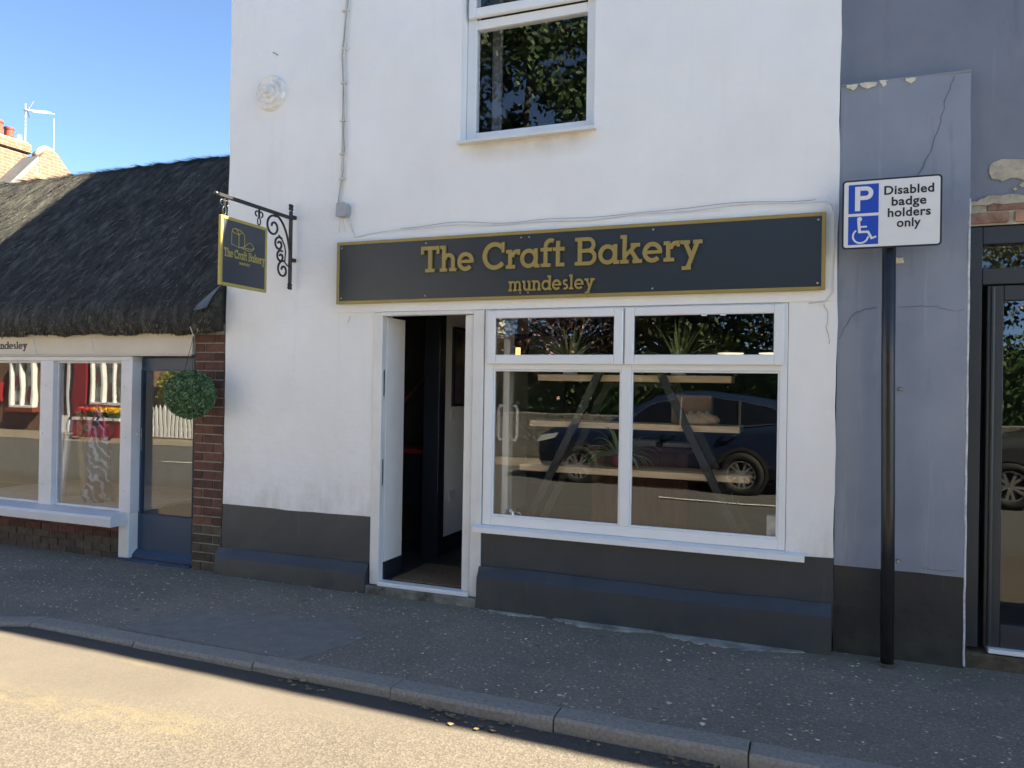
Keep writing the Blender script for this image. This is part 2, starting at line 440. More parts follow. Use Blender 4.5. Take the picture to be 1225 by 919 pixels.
# ------------------------------------------------------------------ mesh helpers
class MB:
    def __init__(self):
        self.bm = bmesh.new()
    def poly(self, pts):
        vs = [self.bm.verts.new(p) for p in pts]
        return self.bm.faces.new(vs)
    def box(self, x0, x1, y0, y1, z0, z1, bev=0, jit=0):
        if x0 > x1: x0, x1 = x1, x0
        if y0 > y1: y0, y1 = y1, y0
        if z0 > z1: z0, z1 = z1, z0
        c = [(x0, y0, z0), (x1, y0, z0), (x1, y1, z0), (x0, y1, z0), (x0, y0, z1), (x1, y0, z1), (x1, y1, z1), (x0, y1, z1)]
        if jit: c = [tuple(a + random.uniform(-jit, jit) for a in p) for p in c]
        v = [self.bm.verts.new(p) for p in c]
        fs = [self.bm.faces.new([v[i] for i in q]) for q in ((0, 3, 2, 1), (4, 5, 6, 7), (0, 1, 5, 4), (1, 2, 6, 5), (2, 3, 7, 6), (3, 0, 4, 7))]
        if bev:
            es = set(e for f in fs for e in f.edges)
            bmesh.ops.bevel(self.bm, geom=list(es), offset=bev, segments=1, affect='EDGES', clamp_overlap=True)
        return self
    def prism(self, pts, axis, a, b):
        # pts: 2-D outline, extruded along axis from a to b
        def P(p, t):
            if axis == 'x': return (t, p[0], p[1])
            if axis == 'y': return (p[0], t, p[1])
            return (p[0], p[1], t)
        A = [self.bm.verts.new(P(p, a)) for p in pts]
        B = [self.bm.verts.new(P(p, b)) for p in pts]
        n = len(pts)
        self.bm.faces.new(A); self.bm.faces.new(B[::-1])
        for i in range(n):
            self.bm.faces.new((A[i], B[i], B[(i + 1) % n], A[(i + 1) % n]))
        return self
    def tube(self, path, r, seg=8, r1=None, cap=True, closed=False):
        path = [Vector(p) for p in path]
        n = len(path)
        rings = []
        prev = None
        for i, p in enumerate(path):
            if closed: t = path[(i + 1) % n] - path[(i - 1) % n]
            else: t = path[min(i + 1, n - 1)] - path[max(i - 1, 0)]
            if t.length < 1e-9: t = Vector((0, 0, 1))
            t.normalize()
            if prev is None:
                a = Vector((0, 0, 1)) if abs(t.z) < .9 else Vector((1, 0, 0))
                s = t.cross(a).normalized()
            else:
                s = (prev - t * prev.dot(t)).normalized()
            prev = s
            q = t.cross(s)
            k = i / max(1, n - 1)
            rr = r if r1 is None else r + (r1 - r) * k
            rings.append([self.bm.verts.new(p + (s * math.cos(2 * math.pi * j / seg) + q * math.sin(2 * math.pi * j / seg)) * rr) for j in range(seg)])
        m = n if closed else n - 1
        for i in range(m):
            A, B = rings[i], rings[(i + 1) % n]
            for j in range(seg):
                self.bm.faces.new((A[j], A[(j + 1) % seg], B[(j + 1) % seg], B[j]))
        if cap and not closed:
            self.bm.faces.new(rings[0][::-1]); self.bm.faces.new(rings[-1])
        return self
    def lathe(self, prof, c, axis='z', seg=24, closed=False):
        # prof: (r, h) list about an axis through c
        rings = []
        for r, h in prof:
            ring = []
            for j in range(seg):
                a = 2 * math.pi * j / seg
                u, v = r * math.cos(a), r * math.sin(a)
                p = {'z': (u, v, h), 'y': (u, h, v), 'x': (h, u, v)}[axis]
                ring.append(self.bm.verts.new((c[0] + p[0], c[1] + p[1], c[2] + p[2])))
            rings.append(ring)
        nr = len(rings)
        for i in range(nr if closed else nr - 1):
            A, B = rings[i], rings[(i + 1) % nr]
            for j in range(seg):
                self.bm.faces.new((A[j], A[(j + 1) % seg], B[(j + 1) % seg], B[j]))
        if not closed:
            if prof[0][0] > 1e-6: self.bm.faces.new(rings[0][::-1])
            if prof[-1][0] > 1e-6: self.bm.faces.new(rings[-1])
        return self
    def build(self, name, m, parent=None, smooth=False):
        bmesh.ops.recalc_face_normals(self.bm, faces=self.bm.faces[:])
        me = bpy.data.meshes.new(name)
        self.bm.to_mesh(me); self.bm.free()
        if smooth:
            me.polygons.foreach_set('use_smooth', [True] * len(me.polygons))
        return link(name, me, m, parent)

def link(name, me, m, parent=None):
    o = bpy.data.objects.new(name, me)
    COL.objects.link(o)
    if m is not None:
        me.materials.append(MAT[m] if isinstance(m, str) else m)
    if parent is not None: attach(o, parent)
    return o

def wloc(o):
    v = Vector((0, 0, 0))
    while o is not None:
        v += o.location; o = o.parent
    return v

def attach(o, parent):
    # keep world-space mesh coordinates: every parent is unrotated, so subtract its origin
    o.parent = parent
    o.location = o.location - wloc(parent)

def thing(name, label, cat, loc=(0, 0, 0), group=None):
    o = bpy.data.objects.new(name, None)
    o.empty_display_size = .2
    o.location = loc
    COL.objects.link(o)
    return tag(o, label, cat, group)

def tag(o, label, cat, group=None):
    o['label'] = label; o['category'] = cat
    if group: o['group'] = group
    return o

def struct(o, kind='structure'):
    o['kind'] = kind
    return o

def box(name, m, parent, *a, bev=0.0):
    return MB().box(*a, bev=bev).build(name, m, parent)

def copy_tree(o, parent=None):
    c = o.copy(); COL.objects.link(c)
    if parent is not None: c.parent = parent
    for ch in list(o.children):
        copy_tree(ch, c)
    return c

def hash_noise(x, z, s=0):
    return (math.sin(x * 3.1 + s) * math.cos(z * 2.7 - s) + .6 * math.sin(x * 7.7 + z * 5.3 + s * 2) + .35 * math.sin(x * 17.3 - z * 13.1 + s)) / 1.95

def wall_grid(x0, x1, z0, z1, y, depth, holes=(), step=.14, amp=.004, seed=0., wavy_top=0, wavy_bot=0, edge=0.):
    xs = {x0, x1}; zs = {z0, z1}
    for h in holes:
        xs |= {h[0], h[1]}; zs |= {h[2], h[3]}
    xs = sorted(x for x in xs if x0 <= x <= x1); zs = sorted(z for z in zs if z0 <= z <= z1)
    def fill(a):
        out = [a[0]]
        for p, q in zip(a, a[1:]):
            n = max(1, int(math.ceil((q - p) / step)))
            out += [p + (q - p) * k / n for k in range(1, n + 1)]
        return out
    X, Z = fill(xs), fill(zs)
    bm = bmesh.new(); vd = {}
    def V(i, j, back):
        k = (i, j, back)
        if k not in vd:
            x, z = X[i], Z[j]
            zz = z; xx = x
            if wavy_top and j == len(Z) - 1: zz += wavy_top * hash_noise(x * 1.7, 0, 3.)
            if wavy_bot and j == 0: zz += wavy_bot * hash_noise(x * 1.7, 0, 3.)
            if edge and i == 0: xx += edge * hash_noise(z * 2.3, 1, 5.)
            if edge and i == len(X) - 1: xx += edge * hash_noise(z * 2.3, 2, 9.)
            yy = y + depth if back else y + amp * hash_noise(x, z, seed)
            vd[k] = bm.verts.new((xx, yy, zz))
        return vd[k]
    def hole(i, j):
        if i < 0 or j < 0 or i >= len(X) - 1 or j >= len(Z) - 1: return True
        cx, cz = (X[i] + X[i + 1]) / 2, (Z[j] + Z[j + 1]) / 2
        return any(h[0] < cx < h[1] and h[2] < cz < h[3] for h in holes)
    for i in range(len(X) - 1):
        for j in range(len(Z) - 1):
            if hole(i, j): continue
            for b in (0, 1):
                q = [V(i, j, b), V(i + 1, j, b), V(i + 1, j + 1, b), V(i, j + 1, b)]
                bm.faces.new(q if not b else q[::-1])
            for (di, dj, a, c) in ((-1, 0, (i, j), (i, j + 1)), (1, 0, (i + 1, j + 1), (i + 1, j)), (0, -1, (i + 1, j), (i, j)), (0, 1, (i, j + 1), (i + 1, j + 1))):
                if hole(i + di, j + dj):
                    bm.faces.new((V(*a, 0), V(*c, 0), V(*c, 1), V(*a, 1)))
    m = MB(); m.bm.free(); m.bm = bm
    return m

def frame_bars(mb, x0, x1, z0, z1, l, r, t, b, y0, y1, bev=.004):
    mb.box(x0, x0 + l, y0, y1, z0, z1, bev)
    mb.box(x1 - r, x1, y0, y1, z0, z1, bev)
    mb.box(x0 + l, x1 - r, y0 + .0006, y1, z1 - t, z1, bev)
    mb.box(x0 + l, x1 - r, y0 + .0006, y1, z0, z0 + b, bev)
    return mb

# slab-serif lettering drawn from stems, rings and slabs: (primitive list, advance), cap height 1
W = .155
def _A(cx, cy, ro, ri, a0, a1): return ('a', cx, cy, ro, ri, a0, a1)
def _B(*q): return ('b',) + q
def _P(*q): return ('p', q)
GL = {
 'T': ([_B(0, .86, .84, 1), _B(0, .70, .12, .86), _B(.72, .70, .84, .86), _B(.34, .13, .50, .86), _B(.21, 0, .63, .13)], .88),
 'h': ([_B(.09, .13, .24, 1), _B(0, .87, .09, 1), _A(.39, .44, .265, .115, 0, 180), _B(.505, .13, .655, .44), _B(0, 0, .32, .13), _B(.42, 0, .74, .13)], .78),
 'e': ([_A(.36, .35, .36, .205, 0, 318), _B(.16, .295, .71, .41)], .77),
 'C': ([_A(.5, .5, .52, .35, 42, 322), _B(.79, .62, .91, 1.0)], .99),
 'r': ([_B(.09, .13, .24, .70), _B(0, .57, .09, .70), _B(0, 0, .38, .13), _A(.46, .42, .285, .13, 85, 180), _B(.47, .50, .58, .705)], .60),
 'a': ([_A(.35, .35, .355, .205, 0, 360), _B(.565, .0, .715, .70), _B(.715, 0, .80, .13)], .83),
 'f': ([_B(.13, .13, .28, .76), _A(.42, .75, .29, .14, 62, 180), _B(0, .57, .13, .70), _B(.28, .57, .47, .70), _B(.02, 0, .41, .13)], .50),
 't': ([_B(.13, .0, .28, .93), _B(0, .57, .13, .70), _B(.28, .57, .47, .70), _B(.28, 0, .47, .13)], .53),
 'B': ([_B(.11, 0, .27, 1), _B(0, .87, .11, 1), _B(0, 0, .11, .13), _B(.27, .87, .52, 1), _B(.27, .455, .55, .585), _B(.27, 0, .55, .13), _A(.52, .7275, .2725, .135, -90, 90), _A(.55, .2925, .2925, .155, -90, 90)], .92),
 'k': ([_B(.09, .13, .24, 1), _B(0, .87, .09, 1), _B(0, 0, .32, .13), _P((.24, .22), (.24, .40), (.44, .58), (.63, .58)), _P((.34, .41), (.45, .52), (.72, .12), (.53, .12)), _B(.40, .57, .74, .70), _B(.47, 0, .82, .13)], .84),
 'y': ([_P((.11, .60), (.27, .60), (.46, .17), (.38, -.02)), _P((.52, .60), (.68, .60), (.36, -.20), (.20, -.20)), _B(0, .57, .34, .70), _B(.45, .57, .78, .70), _B(.06, -.31, .38, -.18)], .80),
 'm': ([_B(.09, .13, .23, .70), _B(0, .57, .09, .70), _A(.37, .46, .245, .115, 0, 180), _B(.48, .13, .615, .46), _A(.75, .46, .245, .115, 0, 180), _B(.86, .13, 1.0, .46), _B(0, 0, .31, .13), _B(.41, 0, .69, .13), _B(.79, 0, 1.08, .13)], 1.12),
 'n': ([_B(.09, .13, .24, .70), _B(0, .57, .09, .70), _A(.39, .44, .265, .115, 0, 180), _B(.505, .13, .655, .44), _B(0, 0, .32, .13), _B(.42, 0, .74, .13)], .78),
 'u': ([_B(.09, .27, .24, .70), _B(0, .57, .09, .70), _A(.37, .27, .28, .13, 180, 360), _B(.50, .0, .65, .70), _B(.40, .57, .50, .70), _B(.65, 0, .74, .13)], .78),
 'd': ([_A(.35, .35, .355, .205, 0, 360), _B(.565, 0, .715, 1), _B(.46, .87, .565, 1), _B(.715, 0, .80, .13)], .83),
 's': ([_A(.28, .495, .205, .075, 35, 270), _A(.28, .205, .205, .075, -145, 90)], .56),
 'l': ([_B(.10, .13, .25, 1), _B(0, .87, .10, 1), _B(0, 0, .35, .13)], .40),
 ' ': ([], .36),
}
def glyph_width(t): return sum(GL[c][1] for c in t) - .04
def glyph(mb, ch, M, d0, d1, bend=10):
    # M maps (u, v, depth) to a world point; every stroke gets its own depth step so no two faces coincide
    for k, g in enumerate(GL[ch][0]):
        dd = d1 + k * .00025
        if g[0] == 'b':
            _, a, b, c, d = g; outs = [[(a, b), (c, b), (c, d), (a, d)]]
        elif g[0] == 'p':
            outs = [list(g[1])]
        else:
            _, cx, cy, ro, ri, a0, a1 = g
            n = max(4, int(abs(a1 - a0) / bend)); outs = []
            an = [R(a0 + (a1 - a0) * i / n) for i in range(n + 1)]
            o = [(cx + ro * math.cos(t), cy + ro * math.sin(t)) for t in an]
            i_ = [(cx + ri * math.cos(t), cy + ri * math.sin(t)) for t in an]
            F = [mb.bm.verts.new(M(u, v, dd)) for u, v in o]; G = [mb.bm.verts.new(M(u, v, dd)) for u, v in i_]
            H = [mb.bm.verts.new(M(u, v, d0)) for u, v in o]; I = [mb.bm.verts.new(M(u, v, d0)) for u, v in i_]
            for q in range(n):
                for qd in ((F[q], F[q + 1], G[q + 1], G[q]), (F[q + 1], F[q], H[q], H[q + 1]), (G[q], G[q + 1], I[q + 1], I[q])):
                    mb.bm.faces.new(qd)
            mb.bm.faces.new((F[0], G[0], I[0], H[0])); mb.bm.faces.new((G[n], F[n], H[n], I[n]))
        for out in outs:
            A = [mb.bm.verts.new(M(u, v, dd)) for u, v in out]
            B = [mb.bm.verts.new(M(u, v, d0)) for u, v in out]
            mb.bm.faces.new(A)
            for q in range(len(out)):
                mb.bm.faces.new((A[q], B[q], B[(q + 1) % len(out)], A[(q + 1) % len(out)]))

def letters(text, parent, m, origin, width, cap, right, up, out, thick, name='letter', one=False):
    """raised letters: origin = left end of the baseline"""
    right, up, out = Vector(right), Vector(up), Vector(out); o = Vector(origin)
    sx = width / glyph_width(text); cur = 0.
    allmb = MB() if one else None
    for ch in text:
        if GL[ch][0]:
            mb = allmb or MB()
            glyph(mb, ch, lambda u, v, d, c=cur: o + right * ((c + u) * sx) + up * (v * cap) + out * d, 0, thick)
            if not one: mb.build(name, m, parent)
        cur += GL[ch][1]
    if one: return allmb.build(name, m, parent)

def text_obj(txt, name, m, parent, x, y, z, size, width=None, thick=.0012, offset=0.0, align='CENTER'):
    cu = bpy.data.curves.new('t', 'FONT'); cu.body = txt; cu.size = size; cu.align_x = align
    cu.extrude = thick; cu.offset = offset; cu.resolution_u = 4; cu.space_character = 1.06
    ob = bpy.data.objects.new('t', cu); COL.objects.link(ob)
    dg = bpy.context.evaluated_depsgraph_get(); dg.update()
    me = bpy.data.meshes.new_from_object(ob.evaluated_get(dg))
    bpy.data.objects.remove(ob); bpy.data.curves.remove(cu)
    co = np.zeros(len(me.vertices) * 3); me.vertices.foreach_get('co', co); co = co.reshape(-1, 3)
    k = 1.0
    if width: k = width / (co[:, 0].max() - co[:, 0].min())
    out = np.stack([co[:, 0] * k + x, y - co[:, 2], co[:, 1] + z], 1)
    me.vertices.foreach_set('co', out.ravel()); me.update()
    me.materials.clear()
    return link(name, me, m, parent)

def np_mesh(name, verts, nside, m, parent=None, loc=None):
    verts = np.asarray(verts, dtype=np.float32).reshape(-1, 3)
    nf = len(verts) // nside
    me = bpy.data.meshes.new(name)
    me.vertices.add(len(verts)); me.vertices.foreach_set('co', verts.ravel())
    me.loops.add(len(verts)); me.loops.foreach_set('vertex_index', np.arange(len(verts), dtype=np.int32))
    me.polygons.add(nf)
    me.polygons.foreach_set('loop_start', np.arange(0, len(verts), nside, dtype=np.int32))
    me.update(calc_edges=True)
    return link(name, me, m, parent)

def rand_unit(n):
    v = RNG.normal(size=(n, 3)); return v / np.linalg.norm(v, axis=1, keepdims=True)

def leaf_quads(c, size, aspect=.55, normal=None, spread=1.0):
    n = len(c)
    d = rand_unit(n)
    e = np.cross(d, rand_unit(n)); e /= np.linalg.norm(e, axis=1, keepdims=True) + 1e-9
    s = (size * RNG.uniform(.65, 1.35, n))[:, None]
    return np.stack([c - d * s * .5, c + e * s * .5 * aspect, c + d * s * .5, c - e * s * .5 * aspect], 1)

# ================================================================== SETTING
g = struct(box('ground', 'ground', None, -300, 300, -300, 300, -1.2, -.30))

def road_z(x, y):
    k = min(1, max(0, (x + 4.6) / 5.2))
    edge = -.022 - .062 * k
    return edge + .018 * min(1, max(0, (-1.6 - y) / 2.5))
def grid_sheet(name, m, xs, ys, zf, thick=None):
    mb = MB(); V = [[mb.bm.verts.new((x, y, zf(x, y))) for y in ys] for x in xs]
    for i in range(len(xs) - 1):
        for j in range(len(ys) - 1):
            mb.bm.faces.new((V[i][j], V[i + 1][j], V[i + 1][j + 1], V[i][j + 1]))
    o = mb.build(name, m); return o
lin = lambda a, b, n: [a + (b - a) * i / n for i in range(n + 1)]
def rz(x, y): return road_z(x, y) + .004 * hash_noise(x * .9, y * 1.3, 2.)
struct(grid_sheet('road', 'road', lin(-60, -9, 12) + lin(-8.8, 4, 64) + lin(4.5, 50, 12), lin(-9.3, -4.6, 8) + lin(-4.4, -1.5, 20), rz))
KY = lambda x: -1.585 - (0.125 if x < -5.05 else (.125 * (-4.78 - x) / .27 if x < -4.78 else 0))
pv = MB()
px_ = lin(-60, -9, 10) + lin(-8.8, 4, 64) + lin(4.5, 50, 10)
py_t = lin(0, 1, 10)
V = []
for x in px_:
    ya, yb = KY(x) + .13, .45
    V.append([pv.bm.verts.new((x, ya + (yb - ya) * t, .004 * hash_noise(x * 1.3, t * 3, 1.) + (.006 if t > .55 else 0))) for t in py_t])
for i in range(len(px_) - 1):
    for j in range(len(py_t) - 1):
        pv.bm.faces.new((V[i][j], V[i + 1][j], V[i + 1][j + 1], V[i][j + 1]))
pavement = struct(pv.build('pavement', 'pavement'))
# kerb: one stone per part
kerb = struct(box('kerb', 'concrete', None, -58, 48, -1.56, -1.46, -.25, -.03))
kx = -4.78
stones = []
xs_ = [kx + .905 * i for i in range(0, 9)]
for a, b in zip(xs_, xs_[1:]): stones.append((a, b))
stones += [(-5.05, -4.78)] + [(-5.05 - .905 * (i + 1), -5.05 - .905 * i) for i in range(6)]
for a, b in stones:
    mb = MB(); n = 6
    rings = []
    dz = random.uniform(-.004, .004); dy = random.uniform(-.004, .004)
    for i in range(n + 1):
        x = a + .004 + (b - a - .008) * i / n
        y = KY(x) + dy; jz = lambda: random.uniform(-.003, .003)
        prof = [(y + .006, -.22), (y - .001 + jz(), -.04), (y + jz(), -.014 + dz), (y + .014, .004 + dz + jz()), (y + .07, .006 + dz), (y + .137, .005 + dz), (y + .137, -.22)]
        rings.append([mb.bm.verts.new((x, p[0], p[1])) for p in prof])
    for A, B in zip(rings, rings[1:]):
        for j in range(len(A)):
            mb.bm.faces.new((A[j], B[j], B[(j + 1) % len(A)], A[(j + 1) % len(A)]))
    mb.bm.faces.new(rings[0]); mb.bm.faces.new(rings[-1][::-1])
    mb.build('kerbstone', 'kerb', kerb)
for a, b in ((xs_[-1], 48), (-58, -5.05 - .905 * 6)):
    mb = MB(); mb.box(a, b, KY(a), KY(a) + .137, -.22, .004, .01); mb.build('kerb_run', 'kerb', kerb)
# smoother tarmac repair let into the pavement
pm = MB()
pts = [(-4.15, -1.44), (-2.78, -1.445), (-2.63, -.93), (-3.02, -.62), (-3.75, -.80), (-4.05, -1.0)]
pm.prism([(p[0] + random.uniform(-.02, .02), p[1]) for p in pts], 'z', -.02, .0095)
pm.build('tarmac_repair', 'patch', pavement)
# broken concrete strip at the foot of the bakery's plinth
for (a, b, w_, h_) in ((-1.66, -.97, .13, .014), (-.975, -.05, .15, .011), (-2.15, -1.72, .06, .009)):
    mb = MB(); n = 26
    top = [(a + (b - a) * i / n, -.07 - w_ * (.75 + .38 * hash_noise(a * 3 + i * .5, 2, 1.) + random.uniform(-.12, .12)) * min(1, .25 + 2.2 * min(i, n - i) / n)) for i in range(n + 1)]
    mb.prism(top + [(b, -.03), (a, -.03)], 'z', -.03, h_ + .004); mb.build('concrete_edging', 'concrete', pavement)
# far side of the street
fp = struct(box('far_pavement', 'pavement', None, -60, 50, -11.0, -9.3, -.25, .03, bev=.01))
vg = struct(box('verge', 'verge', None, -16, 50, -40, -11.0, -.28, .05))
vg2 = struct(box('paved_yard', 'pavement', None, -60, -16.0, -40, -11.0, -.28, .026))
for x in (-12.2, -7.2, -2.2, 2.8, 7.8):
    struct(grid_sheet('parking_bay_line', 'roadpaint', lin(x, x + 2.2, 2), lin(-6.52, -6.42, 1), lambda a, b: rz(a, b) + .016))

# fallen petals, dry leaves
def scatter(name, m, n, xr, yr, zf, size, label, cat, thresh=0):
    vs = []
    for _ in range(n):
        x, y = random.uniform(*xr), random.uniform(*yr)
        if -4.1 < x < -2.7 and y < -.8 and random.random() < .88: continue
        if y < KY(x) + .14 and zf is None: continue
        if zf is not None and random.random() < (-1.60 - y) * 6 + .35 + .35 * math.sin(x * 5.0): continue
        s = size * random.uniform(.25, 1.0) * (1.5 if random.random() < .08 else 1.0); a = random.uniform(0, 6.28)
        z = (.012 if zf is None else zf(x, y) + .007) + (0.004 if random.random() < .3 else 0)
        t = random.uniform(-.25, .25)
        for k in range(5):
            r_ = s * (.6 + .4 * random.random()) * .5
            u, v = r_ * math.cos(a + k * 1.2566) * 1.2, r_ * math.sin(a + k * 1.2566) * .8
            vs.append((x + u, y + v, z + abs(u) * .3 + t * v))
    o = np_mesh(name, vs, 5, m); struct(o, 'stuff'); tag(o, label, cat); return o
scatter('petal_litter', 'petal', 3600, (-9, 2.2), (-1.45, -.02), None, .022, 'small pale petals and seeds scattered over the dark pavement', 'petals')
scatter('gutter_leaves', 'dryleaf', 700, (-2.9, .9), (-1.80, -1.592), rz, .038, 'dry brown leaf scraps lying in the gutter under the kerb', 'leaves')
scatter('wall_foot_grit', 'dryleaf', 260, (-4.6, .9), (-.20, -.07), None, .017, 'brown grit and leaf crumbs along the foot of the shop wall', 'grit')

# ================================================================== THE BAKERY
bk = thing('bakery_building', 'white rendered shop building with charcoal painted base, open door and wide shop window', 'building', (-2.3, 0, 0))
XL, XR_ = -4.63, .115
DOOR = (-3.185, -2.25, -.05, 2.165)
WIN = (-2.25, -.165, .60, 2.165)
UPW = (-2.475, -1.452, 3.415, 4.78)
wall_grid(XL, XR_, .582, 5.0, 0, .28, [DOOR, WIN, UPW], amp=.006, wavy_bot=.006, edge=.006).build('wall', 'render', bk, smooth=False)
wall_grid(XL + .002, XR_ - .001, -.1, .582, .001, .278, [DOOR, (-2.25, -.165, .60, 1)], amp=.006, wavy_top=.006, seed=0, edge=.006).build('painted_base', 'plinth', bk)
# projecting plinth blocks with a sloping top
def plinth(xa, xb, zt, d, zb):
    mb = MB(); n = max(4, int((xb - xa) / .16)); rings = []
    for i in range(n + 1):
        x = xa + (xb - xa) * i / n
        h = .008 * hash_noise(x, .3, 4.); w = .006 * hash_noise(x * 1.4, 2., 2.)
        tip = .012 if i in (0, n) else 0
        prof = [(.02, zb), (-d - .012 + w, zb), (-d + w + tip, zb + .03), (-d + .010 + w + tip, zt - .055 + h), (-d + .028 + w + tip, zt - .030 + h), (-.012, zt + .018 + h), (.02, zt + .02 + h)]
        rings.append([mb.bm.verts.new((x, p[0], p[1])) for p in prof])
    for A, B in zip(rings, rings[1:]):
        for j in range(len(A)):
            mb.bm.faces.new((A[j], B[j], B[(j + 1) % len(A)], A[(j + 1) % len(A)]))
    mb.bm.faces.new(rings[0]); mb.bm.faces.new(rings[-1][::-1])
    return mb.build('plinth', 'plinth', bk)
plinth(-4.66, -3.197, .205, .075, -.04)
plinth(-2.262, .105, .285, .075, -.04)
# raised plaster band behind the sign
mb = wall_grid(-3.535, .098, 2.168, 2.765, -.014, .02, [], amp=.003, step=.12, seed=4.)
mb.build('plaster_band', 'render', bk)
# gable, back and party walls, roof (they shut out the light and cast the shadow on street and thatch)
RY, RZ, BY = 3.3, 7.93, 6.6
mb = MB(); mb.prism([(.28, -.1), (BY, -.1), (BY, 5.0), (RY, RZ - .12), (.28, 5.13)], 'x', XL + .004, XL + .25); mb.build('gable_wall', 'render', bk)
mb = MB(); mb.prism([(.28, -.1), (BY, -.1), (BY, 5.0), (RY, RZ - .12), (.28, 5.13)], 'x', XR_ - .2, XR_ - .004); mb.build('party_wall', 'intdark', bk)
box('back_wall', 'render', bk, XL + .25, XR_ - .2, BY - .25, BY, -.1, 5.0)
mb = MB(); mb.prism([(-.012, 4.985), (.10, 4.985), (RY, RZ - .11), (BY - .1, 4.97), (BY + .1, 4.97), (RY, RZ), (-.012, 5.03)], 'x', XL - .02, XR_ + .01); mb.build('roof', 'tile', bk)
# interior shell
box('floor', 'floor', bk, XL + .25, XR_ - .2, .28, BY - .25, -.1, .095)
box('floor', 'floor', bk, -3.10, -2.26, .05, .28, -.1, .094)
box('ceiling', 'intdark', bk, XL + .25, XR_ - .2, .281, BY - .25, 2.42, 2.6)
box('interior_wall', 'intwhite', bk, -3.22, -3.10, 1.056, 3.2, .095, 2.42)
box('door_post', 'skirt', bk, -3.24, -3.085, .93, 1.055, .096, 2.419, bev=.004)
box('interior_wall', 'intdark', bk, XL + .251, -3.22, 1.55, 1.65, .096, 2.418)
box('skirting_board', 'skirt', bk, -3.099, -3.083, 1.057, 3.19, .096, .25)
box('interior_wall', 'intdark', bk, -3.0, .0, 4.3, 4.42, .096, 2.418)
box('reveal_panel', 'intwhite', bk, -3.125, -3.098, .055, .33, .235, 2.13)
box('skirting_board', 'skirt', bk, -3.122, -3.094, .056, .335, .095, .234)
mb = MB(); mb.tube([(-4.3, 1.52, .9), (-3.28, 1.52, 1.95)], .016, 8); mb.build('stair_rail', 'wood_brown', bk)
box('power_socket', 'ceramic', bk, -3.0985, -3.088, 1.18, 1.29, .56, .65, bev=.002)
box('light_switch', 'ceramic', bk, -3.0985, -3.088, 1.18, 1.26, 1.30, 1.39, bev=.002)
# door step, threshold, jambs
mb = MB(); mb.box(-3.20, -2.262, -.055, .09, -.05, .066, .008, jit=.004); mb.build('door_step', 'mossconc', bk)
df = MB()
df.box(-3.183, -3.103, -.012, .055, .072, 2.165, .004)
df.box(-2.338, -2.252, -.012, .055, .072, 2.165, .004)
df.box(-3.103, -2.338, -.0115, .055, 2.136, 2.165, .003)
dfo = df.build('door_frame', 'upvc_old', bk)
box('threshold', 'upvc', dfo, -3.103, -2.338, -.03, .055, .067, .100, bev=.004)
for z in (.93, 1.62): box('strike_plate', 'steel', dfo, -3.1035, -3.0985, .012, .030, z - .1, z + .1)
# the door leaf, swung fully inwards against its hinges on the right
dl = MB()
dl.box(-2.412, -2.345, .012, .06, .102, 2.132, .004)
dlo = dl.build('door', 'upvc_old', bk)
dk = MB()
frame_d = (( .06, .16), (.74, .84))
for a, b in frame_d: dk.box(-2.40, -2.345, a, b, .105, 2.13, .003)
dk.box(-2.40, -2.345, .16, .74, 2.0, 2.13, .003); dk.box(-2.40, -2.345, .16, .74, .105, .34, .003)
dk.build('door_leaf', 'upvc_old', dlo)
box('pane', 'glass', dlo, -2.378, -2.368, .16, .74, .34, 2.0)
for s, xx in ((-1, -2.40), (1, -2.345)):
    m_ = MB(); o_ = .055 * s
    m_.tube([(xx, .79, 1.17), (xx + o_ * .8, .79, 1.17), (xx + o_, .79, 1.20), (xx + o_, .79, 1.42), (xx + o_ * .8, .79, 1.45), (xx, .79, 1.45)], .014, 8)
    m_.build('handle', 'ceramic', dlo, smooth=True)

# shop window
fw = MB()
frame_bars(fw, -2.245, -.168, .603, 2.163, .066, .045, .04, .07, -.006, .062)
fw.box(-1.232, -1.165, -.0056, .062, .673, 2.123, .004)
fw.box(-2.179, -1.232, -.005, .062, 1.73, 1.80, .004)
fw.box(-1.165, -.213, -.005, .062, 1.73, 1.80, .004)
win = fw.build('shop_window', 'upvc', bk)
cs = MB()
for (a, b, ga, gb) in ((-2.217, -1.217, -2.152, -1.281), (-1.205, -.19, -1.142, -.251)):
    c_ = MB(); frame_bars(c_, a, b, 1.768, 2.155, ga - a, b - gb, .058, .068, -.034, -.0065, .006)
    # stepped glazing bead
    frame_bars(c_, ga - .012, gb + .012, 1.824, 2.109, .012, .012, .012, .012, -.026, -.008, .002)
    co = c_.build('casement', 'upvc', win)
    box('pane', 'glass', win, ga - .002, gb + .002, -.012, -.004, 1.834, 2.099)
bd = MB()
for ga, gb in ((-2.179, -1.232), (-1.165, -.213)):
    frame_bars(bd, ga - .001, gb + .001, .672, 1.731, .013, .013, .013, .013, .004, .03, .003)
    box('pane', 'glass', win, ga + .002, gb - .002, .018, .026, .675, 1.728)
bd.build('glazing_bead', 'upvc', win)
sl = MB(); sl.prism([(-.075, .556), (.05, .556), (.05, .602), (-.02, .602), (-.072, .592)], 'x', -2.292, -.052); sl.build('window_sill', 'upvc', win)
sw = MB(); sw.box(-2.255, -.16, .064, .27, .56, .60, .004); sw.build('inner_sill', 'upvc', win)
# small vents and catches on the casements
for x in (-.70, -.58): box('catch', 'upvc', win, x, x + .035, -.0355, -.030, 2.088, 2.097)

